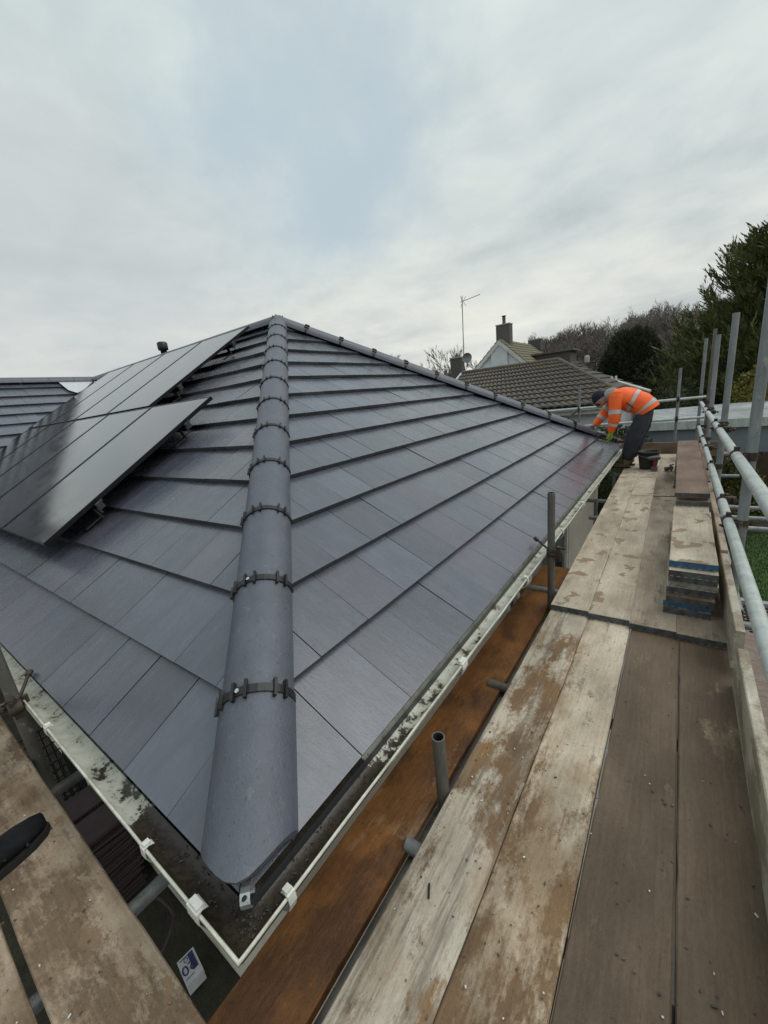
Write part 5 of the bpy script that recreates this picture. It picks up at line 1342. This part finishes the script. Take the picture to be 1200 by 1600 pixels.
for nm, a, b_, k in (('ridge_tile', rB, rA, 11), ('hip_tile', rA, cA, 12)):
    for i in range(k):
        mb = MB(); p0 = a.lerp(b_, i / k) + Vector((0, 0, .035)); p1 = a.lerp(b_, (i + .97) / k) + Vector((0, 0, .035)); mb.tube(p0, p1, .085, .09, n=8); part(mb, nm, 'tile_brown', nb)
mb = MB(); mb.bbox((-6.95, Ye - .02, ez - .24), (-.27, Ye + .02, ez - .03)); part(mb, 'fascia', 'fascia_white', nb)
mb = MB(); mb.bbox((-6.9, Ye - .14, ez - .12), (-.2, Ye - .022, ez - .03)); part(mb, 'gutter', 'steel_pale', nb)
mb = MB(); mb.bbox((-6.7, Ye + .3, ZG), (-.6, Ye + 6.5, ez - .2)); part(mb, 'wall', 'render_white', nb)
mb = MB(); mb.tube((-2.2, Ye + .22, ZG), (-2.2, Ye + .22, ez - .25), .035, n=8); part(mb, 'downpipe', 'steel_dull', nb)
mb = MB(); mb.add([(-7.0, Ye - .05, ez), (-7.02, Yr, rzv + .08), (-6.9, Yr, rzv + .1), (-6.86, Ye - .05, ez + .05)], [(0, 1, 2, 3)]); part(mb, 'verge', 'lead_white', nb)
# lean-to with white verge right of it
lt = empty('outbuilding', (-.9, 17.5, ZG), 'low outbuilding with a sloping white-edged roof behind the worker\'s back', 'outbuilding')
mb = MB(); mb.tube((-1.35, 17.2, 1.02), (-.10, 16.6, .52), .055, n=6); part(mb, 'white_verge', 'pvc_white', lt)
mb = MB(); mb.add([(-1.35, 17.25, 1.0), (-.10, 16.65, .5), (-.3, 19.5, .5), (-1.6, 20, 1.0)], [(0, 1, 2, 3)]); part(mb, 'roof', 'tile_brown', lt)
mb = MB(); mb.bbox((-1.6, 17.3, ZG), (-.3, 19.3, .45)); part(mb, 'wall', 'render_white', lt)
mb = MB()
for x in (-1.36, -1.22): mb.tube((x, 17.15, 1.0), (x, 17.15, 1.16), .05, .035, n=8)
part(mb, 'vent_cap', 'pvc_white', lt)
# chimney + brick work helper
def chimney(root, c, wx, wy, h, nm='chimney', pots=1, brick=(.225, .075), cw=.05):
    c = Vector(c); mb = MB(); mb.bbox(c - Vector((wx / 2 - .01, wy / 2 - .01, 0)), c + Vector((wx / 2 - .01, wy / 2 - .01, h))); ch_ = part(mb, nm, 'mortar', root)
    mb = MB(); rows = int(h / brick[1]); rg = random.Random(int(wx * 100))
    for r_ in range(rows):
        z_ = c.z + r_ * brick[1]; nbx = max(1, round(wx / brick[0])); 
        for sgy in (-1, 1):
            k0 = 0 if r_ % 2 == 0 else -.5
            for i in range(nbx + 1):
                a = c.x - wx / 2 + (i + k0) * wx / nbx; b_ = a + wx / nbx - .012; a = max(a, c.x - wx / 2); b_ = min(b_, c.x + wx / 2)
                if b_ - a > .02: mb.bbox((a, c.y + sgy * wy / 2 - .012, z_), (b_, c.y + sgy * wy / 2 + .012, z_ + brick[1] - .012))
        for sgx in (-1, 1):
            nby = max(1, round(wy / brick[0]))
            for i in range(nby):
                a = c.y - wy / 2 + i * wy / nby + .02; mb.bbox((c.x + sgx * wx / 2 - .012, a, z_), (c.x + sgx * wx / 2 + .012, a + wy / nby - .03, z_ + brick[1] - .012))
    o = part(mb, 'bricks', 'chimney_brick', ch_); o['kind'] = 'stuff'
    mb = MB(); mb.bbox(c + Vector((-wx / 2 - .03, -wy / 2 - .03, h)), c + Vector((wx / 2 + .03, wy / 2 + .03, h + .07))); part(mb, 'cap', 'concrete_slab', ch_)
    for i in range(pots):
        mb = MB(); x = c.x + (i - (pots - 1) / 2) * .3; mb.lathe((x, c.y, c.z + h + .07), [(.12, 0), (.11, .08), (.095, .28), (.12, .30), (.12, .34), (.09, .34)], 12); mb.lathe((x, c.y, c.z + h + .07), [(.10, .34), (.10, .44), (.14, .45), (.14, .5), (0, .53)], 12); part(mb, 'pot', 'terracotta', ch_)
    return ch_
# white gable house
gh = empty('gabled_house', (-8, 28, ZG), 'white gabled house with a mossy tiled roof and a brick chimney', 'house')
apx = Vector((-8.70, 26, 4.14)); gl = Vector((-11.3, 26, 1.75)); gr_ = Vector((-6.1, 26, 1.75))
mb = MB(); mb.add([(-11.1, 26.05, ZG), (-6.3, 26.05, ZG), (-6.3, 26.05, 1.9), (-8.70, 26.05, 4.08), (-11.1, 26.05, 1.9)], [(0, 1, 2, 3, 4)]); mb.bbox((-11.1, 26.06, ZG), (-6.3, 33, 1.75)); part(mb, 'wall', 'render_white', gh)
mb = MB(); mb.add([(-9.25, 25.95, ZG), (-8.2, 25.95, ZG), (-8.2, 25.95, 3.55), (-8.70, 25.95, 3.98), (-9.25, 25.95, 3.50)], [(0, 1, 2, 3, 4)]); mb.add([(-8.2, 25.95, ZG), (-8.2, 26.04, ZG), (-8.2, 26.04, 3.6), (-8.2, 25.95, 3.55)], [(0, 1, 2, 3)]); part(mb, 'gable_panel', 'render_white', gh)
mb = MB()
for a, b_ in ((gl, apx), (gr_, apx)):
    d = (b_ - a).normalized(); mb.add([a + Vector((0, -.12, 0)), b_ + Vector((0, -.12, 0)), b_ + Vector((0, -.12, -.30)), a + Vector((0, -.12, -.28)), a, b_], [(0, 1, 2, 3), (0, 4, 5, 1)])
part(mb, 'barge_board', 'fascia_white', gh)
mb = MB(); rg_ = apx - gr_; SR = math.hypot(rg_.x, rg_.z)
tilted(mb, gr_ + Vector((0, -.14, .02)), (0, 1, 0), rg_, lambda s: (0, 7.5), SR, 12, 24, amp=.02, th=.035)
o = part(mb, 'roof_tiles', 'tile_mossy', gh); o['kind'] = 'stuff'
mb = MB(); lg = apx - gl; tilted(mb, gl + Vector((0, -.14, .02)), (0, 1, 0), lg, lambda s: (0, 7.5), SR, 10, 12, amp=.02, th=.035); o = part(mb, 'roof_tiles', 'tile_mossy', gh); o['kind'] = 'stuff'
chimney(gh, (-8.72, 27.0, 3.5), .86, .6, 1.55, pots=1)
chimney(gh, (-8.45, 33.0, 3.7), .9, .6, .75, pots=0)
mb = MB(); mb.bbox((-7.35, 28.6, 2.3), (-5.1, 30.3, 3.05)); dm = part(mb, 'dormer', 'tile_brown', gh)
mb = MB(); mb.bbox((-7.5, 28.4, 3.05), (-4.9, 30.5, 3.16)); part(mb, 'flat_roof', 'steel_dull', dm)
# lower roof right of it
lr = empty('far_bungalow', (-3.6, 25.5, ZG), 'small roof with a rounded ridge end between the brown roof and the round evergreen', 'house')
mb = MB(); tilted(mb, Vector((-5.6, 23.5, .55)), (1, 0, 0), Vector((0, 3, 1.7)), lambda s: (.3 * s, 3.4 - .55 * s), 3.4, 10, 14, amp=.03, th=.035); o = part(mb, 'roof_tiles', 'tile_brown', lr); o['kind'] = 'stuff'
mb = MB(); mb.bbox((-5.4, 23.8, ZG), (-2.4, 27, .6)); part(mb, 'wall', 'render_white', lr)
mb = MB(); mb.lathe((-3.75, 26.3, 2.1), [(.14, 0), (.14, .28), (.10, .36), (0, .4)], 10); part(mb, 'ridge_end', 'concrete_slab', lr)
# near chimney with dish and the television aerial
cb = empty('brick_chimney_house', (-9.8, 22, ZG), 'brick chimney of a hidden house left of the white gable', 'chimney')
chimney(cb, (-9.75, 22, 1.2), .62, .5, 1.9, pots=0)
mb = MB(); mb.bbox((-11.6, 22.3, ZG), (-8.8, 26, 1.5)); part(mb, 'wall', 'render_white', cb)
mb = MB(); mb.add([(-12, 22.0, 1.45), (-8.6, 22.0, 1.45), (-8.6, 24, 2.05), (-12, 24, 2.05)], [(0, 1, 2, 3)]); part(mb, 'roof', 'tile_brown', cb)
mb = MB(); mb.lathe((-9.75, 22, 3.17), [(.1, 0), (.12, .1), (.04, .16), (.06, .2), (0, .22)], 10); part(mb, 'cowl', 'steel_dull', cb)
ae = empty('television_aerial', (-9.32, 21.9, 2.6), 'tall television aerial mast rising above the bare trees', 'aerial')
mb = MB(); mb.tube((-9.32, 21.9, 1.4), (-9.20, 21.9, 6.22), .026, .022, n=8); part(mb, 'mast', 'steel_dull', ae)
mb = MB(); a0_ = Vector((-9.32, 21.9, 5.93)); a1_ = Vector((-8.18, 21.9, 6.06)); mb.tube(a0_, a1_, .014, n=6)
for i in range(12):
    p = a0_.lerp(a1_, .1 + i * .08); mb.tube(p + Vector((-.0, -.12, 0)), p + Vector((0, .12, 0)), .005, n=4)
for sg_ in (-1, 1): mb.tube(a0_ + Vector((.12, 0, 0)), a0_ + Vector((.02, 0, .28 * sg_)), .012, n=4); mb.tube(a0_ + Vector((.16, 0, 0)), a0_ + Vector((.28, .1, .24 * sg_)), .012, n=4)
part(mb, 'antenna', 'steel_grey', ae)
sdh = empty('satellite_dish', (-9.22, 21.8, 2.9), 'round grey satellite dish on the mast beside the brick chimney', 'satellite dish')
mb = MB(); cc = Vector((-8.98, 21.75, 3.02)); A = []
for j in range(6):
    r_ = .29 * j / 5
    for i in range(18): a = 6.2832 * i / 18; A.append(cc + Vector((math.cos(a) * r_, -.1 * (r_ / .29) ** 2, math.sin(a) * r_ * .92)))
mb.add(A, [(j * 18 + i, j * 18 + (i + 1) % 18, (j + 1) * 18 + (i + 1) % 18, (j + 1) * 18 + i) for j in range(5) for i in range(18)], 0, True); part(mb, 'reflector', 'steel_grey', sdh)
mb = MB(); mb.tube(cc, (-9.30, 21.9, 2.85), .018, n=6); mb.tube(cc + Vector((0, -.05, -.27)), cc + Vector((.02, -.38, -.1)), .01, n=5); part(mb, 'arm', 'steel_dull', sdh)
# metal roofed shed and fence on the right
sh = empty('metal_shed', (1.8, 14, ZG), 'grey-blue shed with a ribbed metal roof behind the right guardrails', 'shed')
f0 = Vector((-.35, 12.8, -.23)); f1 = Vector((7.0, 12.9, -.21)); b0_ = Vector((.05, 15.3, -.10)); b1_ = Vector((7.4, 15.4, .06))
mb = MB(); K = 3
ribs = 34
for r_ in range(ribs):
    pass
nr = 8
A = []
for i in range(nr * 4 + 1):
    t = i / (nr * 4); hgt = .0 if i % 4 in (0,) else .09
    A += [f0.lerp(b0_, t) + Vector((0, 0, hgt)), f1.lerp(b1_, t) + Vector((0, 0, hgt))]
mb.add(A, [(2 * i, 2 * i + 1, 2 * i + 3, 2 * i + 2) for i in range(nr * 4)]); part(mb, 'roof', 'metal_roof', sh)
mb = MB(); mb.add([f0 + Vector((0, -.04, .05)), f1 + Vector((0, -.04, .05)), f1 + Vector((0, -.04, -.16)), f0 + Vector((0, -.04, -.16)), f0 + Vector((0, .02, .05)), f1 + Vector((0, .02, .05))], [(0, 3, 2, 1), (0, 1, 5, 4)]); part(mb, 'gutter', 'steel_pale', sh)
mb = MB(); mb.bbox((-.2, 12.95, ZG), (6.8, 15.2, -.30)); part(mb, 'wall', 'shed_blue', sh)
mb = MB(); mb.tube(f0 + Vector((0, -.03, -.03)), b0_ + Vector((0, 0, .04)), .05, n=6); part(mb, 'white_verge', 'pvc_white', sh)
fn = empty('fence', (2.8, 12.2, ZG), 'dark brown vertical-boarded fence under the shed at the right', 'fence')
rf = random.Random(21); mb = MB(); mb.bbox((-.0, 0, 0), (.115, .02, 1.55)); fb = None
for i in range(44):
    if fb is None: fb = mb.build('fence_board', 'wood_fence', fn).data; o = fn.children[0]
    else: o = link('fence_board', fb, fn)
    o.location = (-2.6 + i * .122, rf.uniform(-.004, .004), rf.uniform(-.01, .01))
mb = MB(); mb.bbox((.2, 12.23, -1.15), (5.6, 12.27, -1.07)); mb.bbox((.2, 12.23, -2.1), (5.6, 12.27, -2.0)); part(mb, 'rail', 'wood_fence', fn)
print('tiles', len(tiles))
